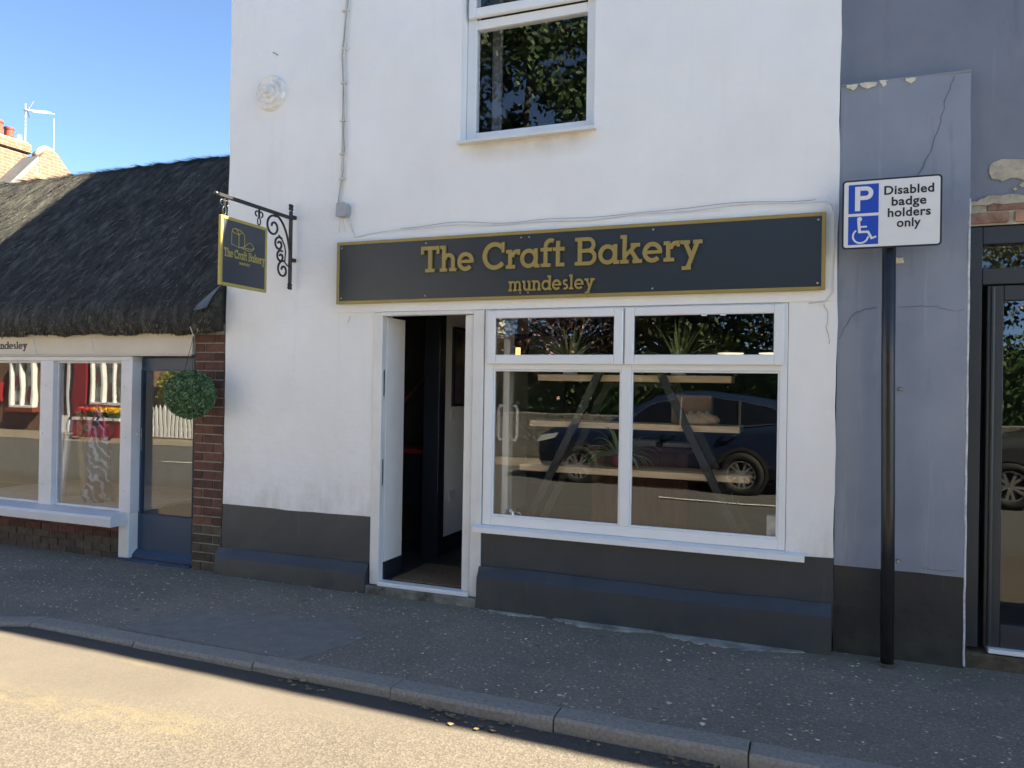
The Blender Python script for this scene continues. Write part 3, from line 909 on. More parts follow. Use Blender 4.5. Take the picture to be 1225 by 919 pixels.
# upper window
uw = MB()
frame_bars(uw, -2.472, -1.456, 3.42, 4.778, .075, .083, .06, .082, .098, .165)
uw.box(-2.397, -1.539, .0986, .165, 4.276, 4.345, .004)
up = uw.build('upper_window', 'upvc', bk)
frame_bars(MB(), 0, 1, 0, 1, .1, .1, .1, .1, 0, .1).bm.free()
us = MB(); frame_bars(us, -2.452, -1.474, 4.352, 4.76, .06, .06, .06, .07, .055, .096, .006); us.build('casement', 'upvc', up)
box('pane', 'glass', up, -2.394, -1.532, .075, .083, 4.42, 4.70)
box('pane', 'glass', up, -2.399, -1.537, .122, .130, 3.50, 4.278)
mb = MB(); mb.prism([(-.055, 3.386), (.13, 3.386), (.13, 3.417), (0, 3.417), (-.052, 3.409)], 'x', -2.482, -1.432); mb.build('window_sill', 'upvc_old', up)
box('curtain', 'curtain', up, -2.36, -2.28, .30, .34, 3.42, 4.76, bev=.01)

# round moulded tie plate high on the wall
mb = MB(); mb.lathe([(.001, -.105), (.020, -.10), (.024, -.062), (.052, -.066), (.060, -.044), (.066, -.044), (.092, -.050), (.102, -.024), (.108, -.026), (.132, -.034), (.146, -.012), (.147, .01)], (-4.20, 0, 3.988), 'y', 40)
pt = mb.build('anchor_plate', 'plate', bk, smooth=False)
mb = MB(); mb.box(-4.222, -4.186, -.088, -.07, 3.968, 3.986, .004); mb.build('anchor_nut', 'peel', pt)
for (x, z, s) in ((-4.19, 4.325, .05), (-4.33, 4.04, .018), (-4.30, 4.025, .012)):
    mb = MB(); mb.tube([(x, -.006, z), (x + s * .5, -.012, z - .012), (x + s, -.006, z - .03)], .003, 5); mb.build('rusty_hook', 'crack', bk)

def hairline(pts):
    mb = MB(); d = []
    for a, b in zip(pts, pts[1:]):
        for k in range(6): d.append((a[0] + (b[0] - a[0]) * k / 6 + random.uniform(-.005, .005), -.003 + .006 * hash_noise(a[0] + (b[0] - a[0]) * k / 6, a[1] + (b[1] - a[1]) * k / 6, 0.), a[1] + (b[1] - a[1]) * k / 6 + random.uniform(-.005, .005)))
    mb.tube(d, .0014, 5); mb.build('hairline_crack', 'patchplaster', bk)
hairline([(.04, 2.15), (.065, 2.09), (.055, 2.00), (.08, 1.88)]); hairline([(-3.40, 2.14), (-3.43, 2.08)])
# telephone cable and its junction box
tc = thing('telephone_cable', 'thin white cables clipped down the white wall to a small grey junction box', 'cable', (-3.5, -.01, 2.9))
for k, (off, m_, r_) in enumerate(((0, 'cable', .0055), (.022, 'cable', .0055), (.012, 'cable_dark', .004))):
    base = [(-3.470, 5.0), (-3.474, 4.62), (-3.500, 4.36), (-3.520, 4.20), (-3.497, 3.95), (-3.495, 3.70), (-3.492, 3.45), (-3.497, 3.28), (-3.515, 3.12), (-3.535, 3.0), (-3.525, 2.93), (-3.49, 2.915)]
    pth = [(x + off * (1 + .5 * math.sin(z * 9 + k)) + .006 * math.sin(z * 5 + k * 2), -.014 - .004 * k, z) for x, z in base]
    m = MB()
    dense = []
    for a, b in zip(pth, pth[1:]):
        for t in range(4): dense.append(tuple(a[i] + (b[i] - a[i]) * t / 4 for i in range(3)))
    m.tube(dense, r_, 6); m.build('cable', m_, tc, smooth=True)
for z in (4.55, 4.25, 3.98, 3.68, 3.42, 3.22): box('cable_clip', 'cable', tc, -3.515, -3.462, -.026, -.004, z - .006, z + .006)
mb = MB(); mb.prism([(-3.505, 2.915), (-3.43, 2.915), (-3.412, 2.94), (-3.412, 3.0), (-3.43, 3.022), (-3.50, 3.018)], 'y', -.075, -.004); mb.build('junction_box', 'boxgrey', tc)
for (x, dx) in ((-3.48, -.02), (-3.455, .0), (-3.43, .03)):
    mb = MB(); mb.tube([(x, -.03, 2.916), (x + dx * .4, -.035, 2.88), (x + dx, -.02, 2.83), (x + dx * 1.4, -.012, 2.80)], .003, 5); mb.build('loose_wire', 'cable', tc)
m = MB(); path = [(-3.42, -.02, 2.93)]
for i in range(60):
    t = i / 59; x = -3.36 + t * 3.40
    path.append((x, -.020, 2.780 + .012 * math.sin(t * 9) + .006 * math.sin(t * 31) - (.03 * (1 - t * 9) if t < .11 else 0)))
path += [(.07, -.022, 2.76), (.092, -.022, 2.70), (.094, -.020, 2.40), (.09, -.020, 2.22), (.05, -.020, 2.165), (-.05, -.016, 2.155)]
m.tube(path, .0034, 6); m.build('cable_along_sign', 'cable', tc, smooth=True)
m = MB(); m.tube([(p[0], p[1] - .002, p[2] + .016 + .006 * math.sin(p[0] * 7)) for p in path[8:60]], .0022, 5); m.build('cable_along_sign', 'cable_dark', tc, smooth=True)

# fascia sign
sg = thing('shop_sign', 'long charcoal fascia sign with gold border and raised gold letters over the shop window', 'sign', (-1.73, -.03, 2.23))
SX0, SX1, SZ0, SZ1 = -3.503, .045, 2.231, 2.713
box('panel', 'signpanel', sg, SX0 + .02, SX1 - .02, -.045, -.03, SZ0 + .02, SZ1 - .02)
mb = MB(); frame_bars(mb, SX0, SX1, SZ0, SZ1, .024, .024, .024, .024, -.052, -.031, .003); mb.build('border', 'gold', sg)
def _L(t, x0, x1, zb, cap): letters(t, sg, 'gold', (x0, -.046, zb), x1 - x0, cap, (1, 0, 0), (0, 0, 1), (0, -1, 0), .018)
_L('The Craft Bakery', -2.752, -.700, 2.447, .192)
_L('mundesley', -2.045, -1.415, 2.285, .103)
for x in (-3.46, -2.72, -1.96, -1.90, -1.02, .0):
    for z in (SZ0 + .045, SZ1 - .045):
        mb = MB(); mb.lathe([(.007, 0), (.006, -.004), (.001, -.006)], (x, -.0452, z), 'y', 10); mb.build('screw', 'steel', sg)

# ------------------------------------------------------------------ hanging sign and bracket
BX = -3.945
br = thing('sign_bracket', 'black wrought iron scroll bracket fixed to the white wall', 'bracket', (BX, 0, 2.43))
mb = MB(); mb.box(BX - .014, BX + .014, -.062, -.042, 2.41, 2.99, .003); mb.build('back_bar', 'iron', br)
for z in (2.945, 2.60): box('wall_tab', 'iron', br, BX - .018, BX + .018, -.044, .006, z - .014, z + .014, bev=.003)
mb = MB(); mb.box(BX - .011, BX + .011, -.86, -.0425, 2.922, 2.948, .003); mb.build('arm', 'iron', br)
for (y, z) in ((-.052, 3.02), (-.052, 2.385)):
    mb = MB()
    for a in range(4):
        c = (BX, y + .017 * math.cos(a * 1.571 + .78), z + .017 * math.sin(a * 1.571 + .78))
        mb.lathe([(.012, -.006), (.016, 0), (.012, .006)], c, 'x', 10)
    mb.build('rosette', 'iron', br, smooth=True)
mb = MB(); mb.tube([(BX, -.25 + .195 * math.sin(t), 2.92 - .36 * (1 - math.cos(t))) for t in [i * math.pi / 2 / 14 for i in range(15)]], .009, 6); mb.build('brace', 'iron', br, smooth=True)
def spiral(cy, cz, r0, turns, a0, s=1):
    n = int(22 * turns); return [(BX, cy + (r0 * (1 - .78 * i / n)) * math.cos(a0 + s * 2 * math.pi * turns * i / n), cz + (r0 * (1 - .78 * i / n)) * math.sin(a0 + s * 2 * math.pi * turns * i / n)) for i in range(n + 1)]
for (cy, cz, r0, a0, s_) in ((-.262, 2.825, .088, 1.25, 1), (-.192, 2.700, .058, 1.0, 1), (-.172, 2.605, .050, 1.1, 1), (-.140, 2.505, .072, 1.3, 1)):
    mb = MB(); mb.tube(spiral(cy, cz, r0, 1.30, a0, s_), .0088, 6); mb.build('scroll', 'iron', br, smooth=True)
mb = MB(); mb.tube([(BX, -.20, 2.77), (BX, -.165, 2.752), (BX, -.125, 2.70), (BX, -.112, 2.655), (BX, -.12, 2.57), (BX, -.085, 2.545), (BX, -.056, 2.55)], .006, 6); mb.build('scroll_link', 'iron', br, smooth=True)
for y in (-.80, -.43):
    for s in (-1, 1):
        mb = MB(); mb.tube([(BX, y, 2.915)] + [(BX, y + s * .022 + .020 * math.cos(t) * s, 2.885 + .02 * math.sin(t)) for t in [math.pi * .8 - i * .5 for i in range(9)]], .006, 6); mb.build('hanger_curl', 'iron', br, smooth=True)
    mb = MB(); mb.tube([(BX, y, 2.93), (BX, y, 2.86)], .008, 6); mb.build('hanger_stem', 'iron', br)
mb = MB(); mb.lathe([(.001, 0), (.014, .006), (.018, .02), (.012, .034), (.001, .04)], (BX, -.90, 2.935), 'y', 12); mb.build('arm_finial', 'iron', br, smooth=True)

hs = thing('hanging_sign', 'square charcoal hanging sign with gold rim and loaf drawing under the iron bracket', 'sign', (BX, -.58, 2.30))
HY0, HY1, HZ0, HZ1 = -.84, -.345, 2.298, 2.795
box('panel', 'hangpanel', hs, BX - .009, BX + .009, HY0 + .016, HY1 - .016, HZ0 + .016, HZ1 - .016)
mb = MB()
for (a, b, c, d) in ((HY0, HY0 + .022, HZ0, HZ1), (HY1 - .022, HY1, HZ0, HZ1), (HY0 + .022, HY1 - .022, HZ1 - .022, HZ1), (HY0 + .022, HY1 - .022, HZ0, HZ0 + .022)):
    mb.box(BX - .0125, BX + .0125, a, b, c, d, .002)
mb.build('rim', 'gold_lit', hs)
for y in (-.80, -.43):
    mb = MB(); mb.tube([(BX, y + .016 * math.cos(t), 2.83 + .030 * math.sin(t)) for t in [i * math.pi / 8 for i in range(16)]], .005, 6, closed=True); mb.build('hook', 'iron', hs, smooth=True)
# face towards +x reads along +y
letters('The Craft Bakery', hs, 'gold_lit', (BX + .0091, -.805, 2.508), .435, .062, (0, 1, 0), (0, 0, 1), (1, 0, 0), .002, one=True, name='lettering')
letters('mundesley', hs, 'gold_lit', (BX + .0091, -.648, 2.470), .115, .022, (0, 1, 0), (0, 0, 1), (1, 0, 0), .0015, one=True, name='lettering')
letters('The Craft Bakery', hs, 'gold_lit', (BX - .0091, -.375, 2.508), .435, .062, (0, -1, 0), (0, 0, 1), (-1, 0, 0), .002, one=True, name='lettering')
def line_art(pts, m='gold_lit', closed=False):
    mb = MB(); mb.tube([(BX + .0095, y, z) for y, z in pts], .0032, 5, closed=closed); return mb.build('loaf_drawing', m, hs)
o_y, o_z = -.73, 2.585
line_art([(o_y, o_z + .02), (o_y, o_z + .105), (o_y + .01, o_z + .130), (o_y + .035, o_z + .138), (o_y + .06, o_z + .125), (o_y + .075, o_z + .10), (o_y + .075, o_z + .005), (o_y, o_z + .02)])
line_art([(o_y + .035, o_z + .138), (o_y + .09, o_z + .133), (o_y + .125, o_z + .115), (o_y + .135, o_z + .09), (o_y + .135, o_z + .022), (o_y + .075, o_z + .005)])
line_art([(o_y + .005, o_z + .112), (o_y + .035, o_z + .105), (o_y + .075, o_z + .098), (o_y + .105, o_z + .12)])
line_art([(o_y + .137, o_z + .022), (o_y + .17, o_z + .052), (o_y + .20, o_z + .058), (o_y + .225, o_z + .045), (o_y + .235, o_z + .03), (o_y + .215, o_z + .015), (o_y + .12, o_z + .012)])
line_art([(o_y + .10, o_z + .008), (o_y + .16, o_z - .002), (o_y + .215, o_z + .002), (o_y + .24, o_z + .026)])

# ------------------------------------------------------------------ things inside the bakery
mt = tag(box('door_mat', 'mat', None, -3.03, -2.425, .07, .66, .097, .110, bev=.004), 'brown coir mat on the floor just inside the open door', 'door mat')
pf = thing('picture', 'dark framed poster on the white passage wall behind the open door', 'picture', (-3.09, 1.7, 1.45))
mb = MB()
for (a, b, c, d) in ((1.20, 1.225, 1.42, 2.15), (1.70, 1.725, 1.42, 2.15), (1.225, 1.70, 2.125, 2.15), (1.225, 1.70, 1.42, 1.445)): mb.box(-3.099, -3.075, a, b, c, d)
mb.build('frame', 'skirt', pf); box('print', 'art', pf, -3.098, -3.088, 1.226, 1.699, 1.446, 2.124)
tb = thing('side_table', 'small dark table with a red top just visible in the dark passage', 'table', (-3.75, 1.25, .096))
box('table_top', 'redpaint', tb, -4.05, -3.33, 1.12, 1.5, .98, 1.02, bev=.006)
for x in (-4.0, -3.40):
    for y in (1.16, 1.44): box('leg', 'skirt', tb, x, x + .05, y, y + .05, .096, .98)
box('front_panel', 'skirt', tb, -3.95, -3.401, 1.15, 1.16, .5, .979)
dsh = MB(); dsh.lathe([(.001, 0), (.05, -.004), (.062, -.012), (.066, -.014)], (-3.62, 1.149, .80), 'y', 20); tag(dsh.build('wall_badge', 'ceramic', None), 'round white badge on the front of the dark passage table', 'badge')

su = thing('shelf_unit', 'A-shaped shelving with three pine boards and dark slanting legs behind the shop window', 'shelf', (-1.3, .6, .1))
for (a, b, z0, z1, y0, y1) in ((-2.034, -.563, 1.66, 1.71, .56, .80), (-2.09, -.50, 1.302, 1.348, .54, .86), (-2.168, -.427, .95, .999, .54, .92)):
    box('shelf', 'wood', su, a, b, y0, y1, z0, z1, bev=.003)
for (xt, xb, y) in ((-1.49, -2.30, .495), (-1.10, -.255, .495), (-1.49, -2.30, .93), (-1.10, -.255, .93)):
    mb = MB(); w_ = .031
    mb.prism([(xt - w_, 1.80), (xt + w_, 1.80), (xb + w_, .096), (xb - w_, .096)], 'y', y, y + .04); mb.build('leg', 'leg', su)
for z in (1.62, .90): box('crossbar', 'leg', su, -1.55 if z > 1 else -1.87, -1.02 if z > 1 else -.64, .905, .928, z, z + .03)

bl = thing('bread_loaf', 'pale bread loaf lying near the right end of the middle shelf', 'bread', (-.80, .66, 1.349))
mb = MB(); rings = []
for i in range(13):
    t = -1 + 2 * i / 12; r_ = max(.02, (1 - abs(t) ** 2.6)) ** .5
    rings.append([mb.bm.verts.new((-.80 + t * .15, .66 + .062 * r_ * math.cos(a), 1.3495 + max(0, .035 + .055 * r_ * math.sin(a)) * (1 + .06 * math.sin(t * 16)))) for a in [q * 2 * math.pi / 16 for q in range(16)]])
for A_, B_ in zip(rings, rings[1:]):
    for j in range(16): mb.bm.faces.new((A_[j], A_[(j + 1) % 16], B_[(j + 1) % 16], B_[j]))
mb.bm.faces.new(rings[0][::-1]); mb.bm.faces.new(rings[-1]); mb.build('crust', 'crust', bl, smooth=True)
for k in range(3):
    x_ = -.86 + k * .06
    mb = MB(); mb.tube([(x_ - .012, .625, 1.431), (x_, .655, 1.444), (x_ + .012, .685, 1.436)], .007, 6); mb.build('score_mark', 'paper', bl, smooth=True)
bxo = thing('cardboard_box', 'brown cardboard box standing behind the loaf on the middle shelf', 'box', (-.93, .80, 1.349))
box('carton', 'carton', bxo, -1.02, -.72, .745, .85, 1.3492, 1.56, bev=.003); box('lid_flap', 'carton', bxo, -1.022, -.718, .742, .853, 1.5605, 1.566)
def spider_plant(name_label, x, y, z, s, n, droop, seed, pot='ceramic', pot_r=.075, pot_h=.11):
    rr = random.Random(seed)
    t = thing('spider_plant', name_label, 'plant', (x, y, z), 'spider plants in the shop window')
    m = MB(); m.lathe([(pot_r * .72, 0), (pot_r * .95, pot_h * .8), (pot_r, pot_h * .82), (pot_r, pot_h), (pot_r * .88, pot_h), (pot_r * .85, pot_h * .8), (.001, pot_h * .78)], (x, y, z), 'z', 24)
    m.build('pot', pot, t, smooth=False)
    m = MB()
    for i in range(n):
        a = rr.uniform(0, 6.283); el = rr.uniform(.25, 1.45); L = s * rr.uniform(.55, 1.1); k = 8
        p = Vector((x + .03 * math.cos(a), y + .03 * math.sin(a), z + pot_h * .8)); d = Vector((math.cos(a) * math.cos(el), math.sin(a) * math.cos(el), math.sin(el)))
        side = Vector((-math.sin(a), math.cos(a), 0)); prevp = None
        for j in range(k + 1):
            f = j / k; w = .011 * (1 - f) ** .6 * (.55 + 2 * min(f, .3)) + .0006
            cur = (m.bm.verts.new(p - side * w + Vector((0, 0, w * .5))), m.bm.verts.new(p), m.bm.verts.new(p + side * w + Vector((0, 0, w * .5))))
            if prevp:
                m.bm.faces.new((prevp[0], prevp[1], cur[1], cur[0])); m.bm.faces.new((prevp[1], prevp[2], cur[2], cur[1]))
            prevp = cur
            p = p + d * (L / k); d = (d + Vector((0, 0, -droop * (.5 + f)))).normalized()
    m.build('foliage', 'spider', t, smooth=True)
    return t
spider_plant('spider plant in white pot on the top shelf, left pane of the window', -1.80, .66, 1.711, .40, 46, .14, 3)
spider_plant('spider plant in white pot on the top shelf, right pane of the window', -.955, .66, 1.711, .38, 40, .13, 5)
spider_plant('drooping spider plant on the lowest shelf beside the window mullion', -1.40, .70, 1.0, .36, 54, .24, 9, 'pot', .07, .10)

ct = thing('counter', 'dark brown panelled wooden counter behind the slanting shelves', 'counter', (-1.35, 1.4, .096))
for i in range(7):
    x = -1.79 + i * .118
    box('plank', 'wood_brown', ct, x, x + .114, 1.30, 1.33, .10, 1.08, bev=.003)
box('carcass', 'wood_brown', ct, -1.785, -.968, 1.333, 1.90, .097, 1.08); box('worktop', 'wood_brown', ct, -1.82, -.93, 1.27, 1.93, 1.082, 1.122, bev=.004)
for i, (x, y, w_, z, h_) in enumerate(((-1.55, 1.35, .30, 1.123, .022), (-1.52, 1.37, .26, 1.146, .020), (-1.20, 1.40, .24, 1.123, .03))):
    tag(box('paper_stack', 'paper', None, x, x + w_, y, y + .22, z, z + h_), ['wide pale paper stack lying on the dark counter', 'narrower paper stack lying on top of the wide pale one', 'thick paper stack at the right end of the dark counter'][i], 'paper', 'papers on the counter')
for i, x in enumerate((-.716, -.36)):
    pl = thing('pendant_lamp', ['dark dome pendant lamp with pale rim seen in the right top pane', 'dark pendant lamp half hidden at the right end of the top pane'][i], 'lamp', (x, 2.0, 1.94), 'pendant lamps over the counter')
    m = MB(); m.lathe([(.118, 0), (.112, .06), (.085, .115), (.04, .15), (.022, .19), (.001, .20)], (x, 2.0, 1.945), 'z', 28); m.build('shade', 'leg', pl, smooth=True)
    m = MB(); m.lathe([(.001, 0), (.112, 0), (.115, .009), (.001, .009)], (x, 2.0, 1.934), 'z', 28); m.build('diffuser', 'lampwhite', pl)
    m = MB(); m.tube([(x, 2.0, 2.14), (x, 2.0, 2.42)], .006, 6); m.build('flex', 'leg', pl)
wl = thing('wall_lamp', 'small lit amber lamp panel far back beside the door, left top pane', 'lamp', (-2.92, 2.4, 1.8))
box('case', 'skirt', wl, -2.95, -2.80, 2.36, 2.42, 1.80, 2.16); box('light', 'lampwarm', wl, -2.925, -2.875, 2.352, 2.359, 1.84, 2.02)
km = thing('metal_jug', 'small shiny metal jug standing on the inner window sill', 'jug', (-2.10, .20, .60))
m = MB(); m.lathe([(.040, 0), (.048, .01), (.046, .05), (.036, .075), (.040, .09), (.036, .088), (.032, .07), (.040, .02), (.001, .012)], (-2.10, .20, .6005), 'z', 24); m.build('body', 'chrome', km, smooth=True)
m = MB(); m.tube([(-2.055, .2, .675), (-2.025, .2, .67), (-2.02, .2, .64), (-2.055, .2, .62)], .005, 6); m.build('handle', 'chrome', km, smooth=True)
mk = tag(box('card_packet', 'paper', None, -.285, -.222, .10, .16, .6005, .80, bev=.003), 'tall pale packet on the sill in the lower right corner of the window', 'packet')

# ================================================================== THE THATCHED COTTAGE SHOP
co_ = thing('thatched_cottage', 'low cottage shop with dark thatched roof, white shopfront and navy door', 'building', (-9, 0, 0))
CX0 = -15.0
# thatch: a thick rounded blanket
def thatch_profile(x):
    sag = .015 * math.sin(x * .9 + 1.0) + .006 * max(0, -x - 7.0)
    pr = [(.10, 2.06), (.02, 2.032), (-.05, 2.018), (-.11, 2.022), (-.15, 2.05), (-.172, 2.11), (-.165, 2.185), (-.13, 2.275)]
    for i in range(1, 15):
        t = i / 15; pr.append((-.13 + t * 1.60, 2.275 + t * 1.77 + .03 * math.sin(t * math.pi)))
    pr += [(1.50, 4.055), (1.58, 4.095), (1.68, 4.105), (1.80, 4.085), (1.95, 3.98), (2.6, 3.2), (3.5, 2.10), (3.3, 2.0)]
    return [(y, z + sag * min(1, max(0, (z - 2.0)))) for y, z in pr]
mb = MB(); rings = []
xs_t = lin(CX0, -7.8, 40) + lin(-7.7, -4.66, 46)
for x in xs_t:
    end = max(0, min(1, (x + 4.95) / .29))      # the eave corner lifts where it meets the white wall
    pr = thatch_profile(x)
    rings.append([mb.bm.verts.new((x, y + .018 * hash_noise(x * 2.3, z * 3, 1.) + 0, z + .020 * hash_noise(x * 2.9, y * 3.3, 6.) + 0)) for y, z in pr])
for A, B in zip(rings, rings[1:]):
    for j in range(len(A)):
        mb.bm.faces.new((A[j], B[j], B[(j + 1) % len(A)], A[(j + 1) % len(A)]))
mb.bm.faces.new(rings[0]); mb.bm.faces.new(rings[-1][::-1])
roof = mb.build('thatch_roof', 'thatch', co_, smooth=True)
# loose straw ends all over the thatch
vs = []
rr = random.Random(11)
for _ in range(42000):
    x = -4.655 - (rr.random() ** 1.25) * 6.2
    pr = thatch_profile(x)
    k = rr.randrange(2, 27) if rr.random() > .10 else rr.randrange(3, 8)
    t = rr.random(); a, b = pr[k], pr[k + 1]
    y, z = a[0] + (b[0] - a[0]) * t, a[1] + (b[1] - a[1]) * t
    y += .018 * hash_noise(x * 2.3, z * 3, 1.); z += .020 * hash_noise(x * 2.9, y * 3.3, 6.)
    sl_ = math.hypot(a[0] - b[0], a[1] - b[1]); d = Vector(((rr.uniform(-.22, .22) - .30) * sl_, a[0] - b[0], a[1] - b[1])).normalized()
    nrm = Vector((0, -(b[1] - a[1]), b[0] - a[0])).normalized()
    if k < 6: nrm = -nrm if nrm.y > 0 else nrm
    L = rr.uniform(.04, .15) if k > 7 else rr.uniform(.015, .04); w = rr.uniform(.002, .006)
    p = Vector((x, y, z)) - nrm * .004 + nrm * .0
    tip = p + d * L + nrm * rr.uniform(.002, .011)
    s = d.cross(nrm).normalized() * w
    vs += [p - s, p + s, tip + s * .4, tip - s * .4]
o = np_mesh('straw', [tuple(v) for v in vs], 4, 'straw', co_); o['kind'] = 'stuff'
# walls (set back under the thatch)
box('back_wall', 'shopwhite', co_, CX0, -4.66, 2.9, 3.1, -.1, 2.4)
box('end_wall', 'shopwhite', co_, CX0, CX0 + .2, .3, 2.9, -.1, 2.4)
box('inner_wall', 'intdark', co_, -4.72, -4.64, .2, 2.9, -.1, 2.3)
box('floor', 'floor', co_, CX0 + .2, -4.66, .15, 2.9, -.1, .03)
box('ceiling', 'intwhite', co_, CX0, -4.66, .1, 3.0, 2.02, 2.06)
box('front_wall', 'shopwhite', co_, CX0, -8.35, -.02, .2, -.1, 2.02)
# fascia with splayed joints
mb = MB(); mb.box(-8.35, -4.965, -.03, .12, 1.838, 2.055, .003); fc = mb.build('fascia', 'cream', co_)
for x in (-6.105, -6.86, -7.62):
    mb = MB(); mb.prism([(x, 1.84), (x + .014, 1.84), (x - .046, 2.0), (x - .06, 2.0)], 'y', -.0325, -.028); mb.build('fascia_joint', 'chalk', fc)
box('fascia_bead', 'cream', fc, -8.35, -4.966, -.045, -.029, 1.826, 1.842, bev=.004)
letters('mundesley', fc, 'black', (-7.50, -.0305, 1.893), .515, .070, (1, 0, 0), (0, 0, 1), (0, -1, 0), .003, one=True, name='lettering')
# shopfront timber
mb = MB()
mb.box(-8.35, -5.655, -.02, .10, 1.782, 1.8255, .004)
for a, b in ((-6.815, -6.645), (-5.79, -5.655), (-8.35, -8.2)): mb.box(a, b, -.019, .10, .43, 1.782, .004)
sf = mb.build('shopfront_frame', 'shopwhite', co_)
mb = MB()
for a, b in ((-8.2, -6.815), (-6.645, -5.79)): frame_bars(mb, a, b, .43, 1.782, .022, .022, .02, .022, .02, .05, .003)
mb.build('glazing_bead', 'shopwhite', sf)
for a, b in ((-8.2, -6.815), (-6.645, -5.79)): box('pane', 'glass_shop', sf, a + .004, b - .004, .03, .036, .434, 1.778)
mb = MB(); mb.prism([(-.16, .318), (.12, .318), (.12, .431), (-.02, .431), (-.15, .408), (-.165, .385)], 'x', -8.4, -5.72); mb.build('window_sill', 'shopwhite', sf)
mb = MB(); mb.box(-5.785, -5.665, -.02, .11, .03, .429, .006, jit=.004); mb.build('rotten_post_foot', 'upvc_old', sf)
for x in (-6.75, -5.73):
    for z in (.62, 1.1, 1.55):
        mb = MB(); mb.lathe([(.006, 0), (.003, -.004)], (x + random.uniform(-.02, .02), -.0195, z), 'y', 8); mb.build('nail_head', 'boxgrey', sf)
# navy door, set back
DX0, DX1, DYF = -5.76, -4.93, .085
mb = MB(); frame_bars(mb, DX0, DX1, .035, 1.815, .115, .115, .115, .38, DYF, DYF + .045, .003); nd = mb.build('shop_door', 'navy', co_)
mb = MB(); frame_bars(mb, DX0 + .105, DX1 - .105, .405, 1.71, .012, .012, .012, .012, DYF - .008, DYF + .012, .003); mb.build('glazing_bead', 'navy', nd)
box('pane', 'glass_shop', nd, DX0 + .118, DX1 - .118, DYF + .016, DYF + .022, .418, 1.698)
mb = MB(); mb.prism([(DYF - .06, .03), (DYF + .001, .03), (DYF + .001, .095), (DYF - .012, .095), (DYF - .06, .055)], 'x', DX0, DX1); mb.build('weather_bar', 'navy', nd)
box('door_jamb', 'shopwhite', co_, -5.80, DX0 - .003, .0, .2, .0, 1.82)
box('handle_plate', 'steel', nd, -5.672, -5.640, DYF - .006, DYF, .98, 1.18)
mb = MB(); mb.tube([(-5.656, DYF - .004, 1.125), (-5.656, DYF - .05, 1.125), (-5.666, DYF - .055, 1.125), (-5.765, DYF - .055, 1.125)], .010, 8); mb.build('handle', 'ceramic', nd, smooth=True)
box('shop_step', 'navy', co_, -5.80, -4.96, -.03, .14, -.05, .028, bev=.004)
# brick pillar, brick by brick
mb = MB(); mb.box(-4.955, -4.655, .006, .10, -.06, 2.10); pil = mb.build('brick_pillar', 'mortar', co_)
def brick_mesh(L, D, H, nm):
    m = MB(); m.box(-L / 2, L / 2, -D / 2, D / 2, -H / 2, H / 2, .004)
    me = bpy.data.meshes.new(nm); bmesh.ops.recalc_face_normals(m.bm, faces=m.bm.faces[:]); m.bm.to_mesh(me); m.bm.free(); return me
ME_S = brick_mesh(.212, .1, .066, 'stretcher'); ME_H = brick_mesh(.1, .1, .066, 'header')
for me in (ME_S, ME_H): me.materials.append(MAT['brick'])
ME_S2, ME_H2 = ME_S.copy(), ME_H.copy()
for me in (ME_S2, ME_H2): me.materials.clear(); me.materials.append(MAT['brick_moss'])
def put_brick(me, x, y, z, parent, sx=1.0):
    o = bpy.data.objects.new('brick', me); COL.objects.link(o); o.parent = parent
    o.location = Vector((x + random.uniform(-.0015, .0015), y + random.uniform(-.0025, .0025), z)) - wloc(parent)
    o.rotation_euler = (random.uniform(-.01, .01), random.uniform(-.006, .006), random.uniform(-.01, .01)); o.scale = (sx, 1, 1)
for r in range(26):
    z = .005 + .0775 * r + .033
    mossy = r < 5
    S, H = (ME_S2, ME_H2) if mossy else (ME_S, ME_H)
    if r % 2: put_brick(S, -4.849, .046, z, pil); put_brick(H, -4.683, .046, z, pil)
    else: put_brick(H, -4.905, .046, z, pil); put_brick(S, -4.740, .046, z, pil)
# brick stall riser under the window
mb = MB(); mb.box(-8.38, -5.795, .01, .12, -.06, .33); rs = mb.build('stall_riser', 'mortar', co_)
for r in range(5):
    z = -.005 + .0655 * r + .033
    off = .11 if r % 2 else 0
    for i in range(12):
        x = -5.90 - off - i * .222
        put_brick(ME_S2 if r < 3 else ME_S, x, .05, z * .985, rs)
    if r % 2: put_brick(ME_H2 if r < 3 else ME_H, -5.845, .05, z * .985, rs)
# lead flashing where the thatch meets the white gable
mb = MB()
pts = [[(-4.640, -.215, 2.215), (-4.638, -.165, 2.30), (-4.636, -.06, 2.42)], [(-4.70, -.21, 2.205), (-4.69, -.175, 2.29), (-4.66, -.07, 2.405)], [(-4.80, -.20, 2.195), (-4.765, -.185, 2.245), (-4.70, -.13, 2.335)]]
VV = [[mb.bm.verts.new(p) for p in r] for r in pts]
for i in range(2):
    for j in range(2): mb.bm.faces.new((VV[i][j], VV[i + 1][j], VV[i + 1][j + 1], VV[i][j + 1]))
bmesh.ops.solidify(mb.bm, geom=mb.bm.faces[:], thickness=.008)
mb.build('lead_flashing', 'lead', co_, smooth=True)

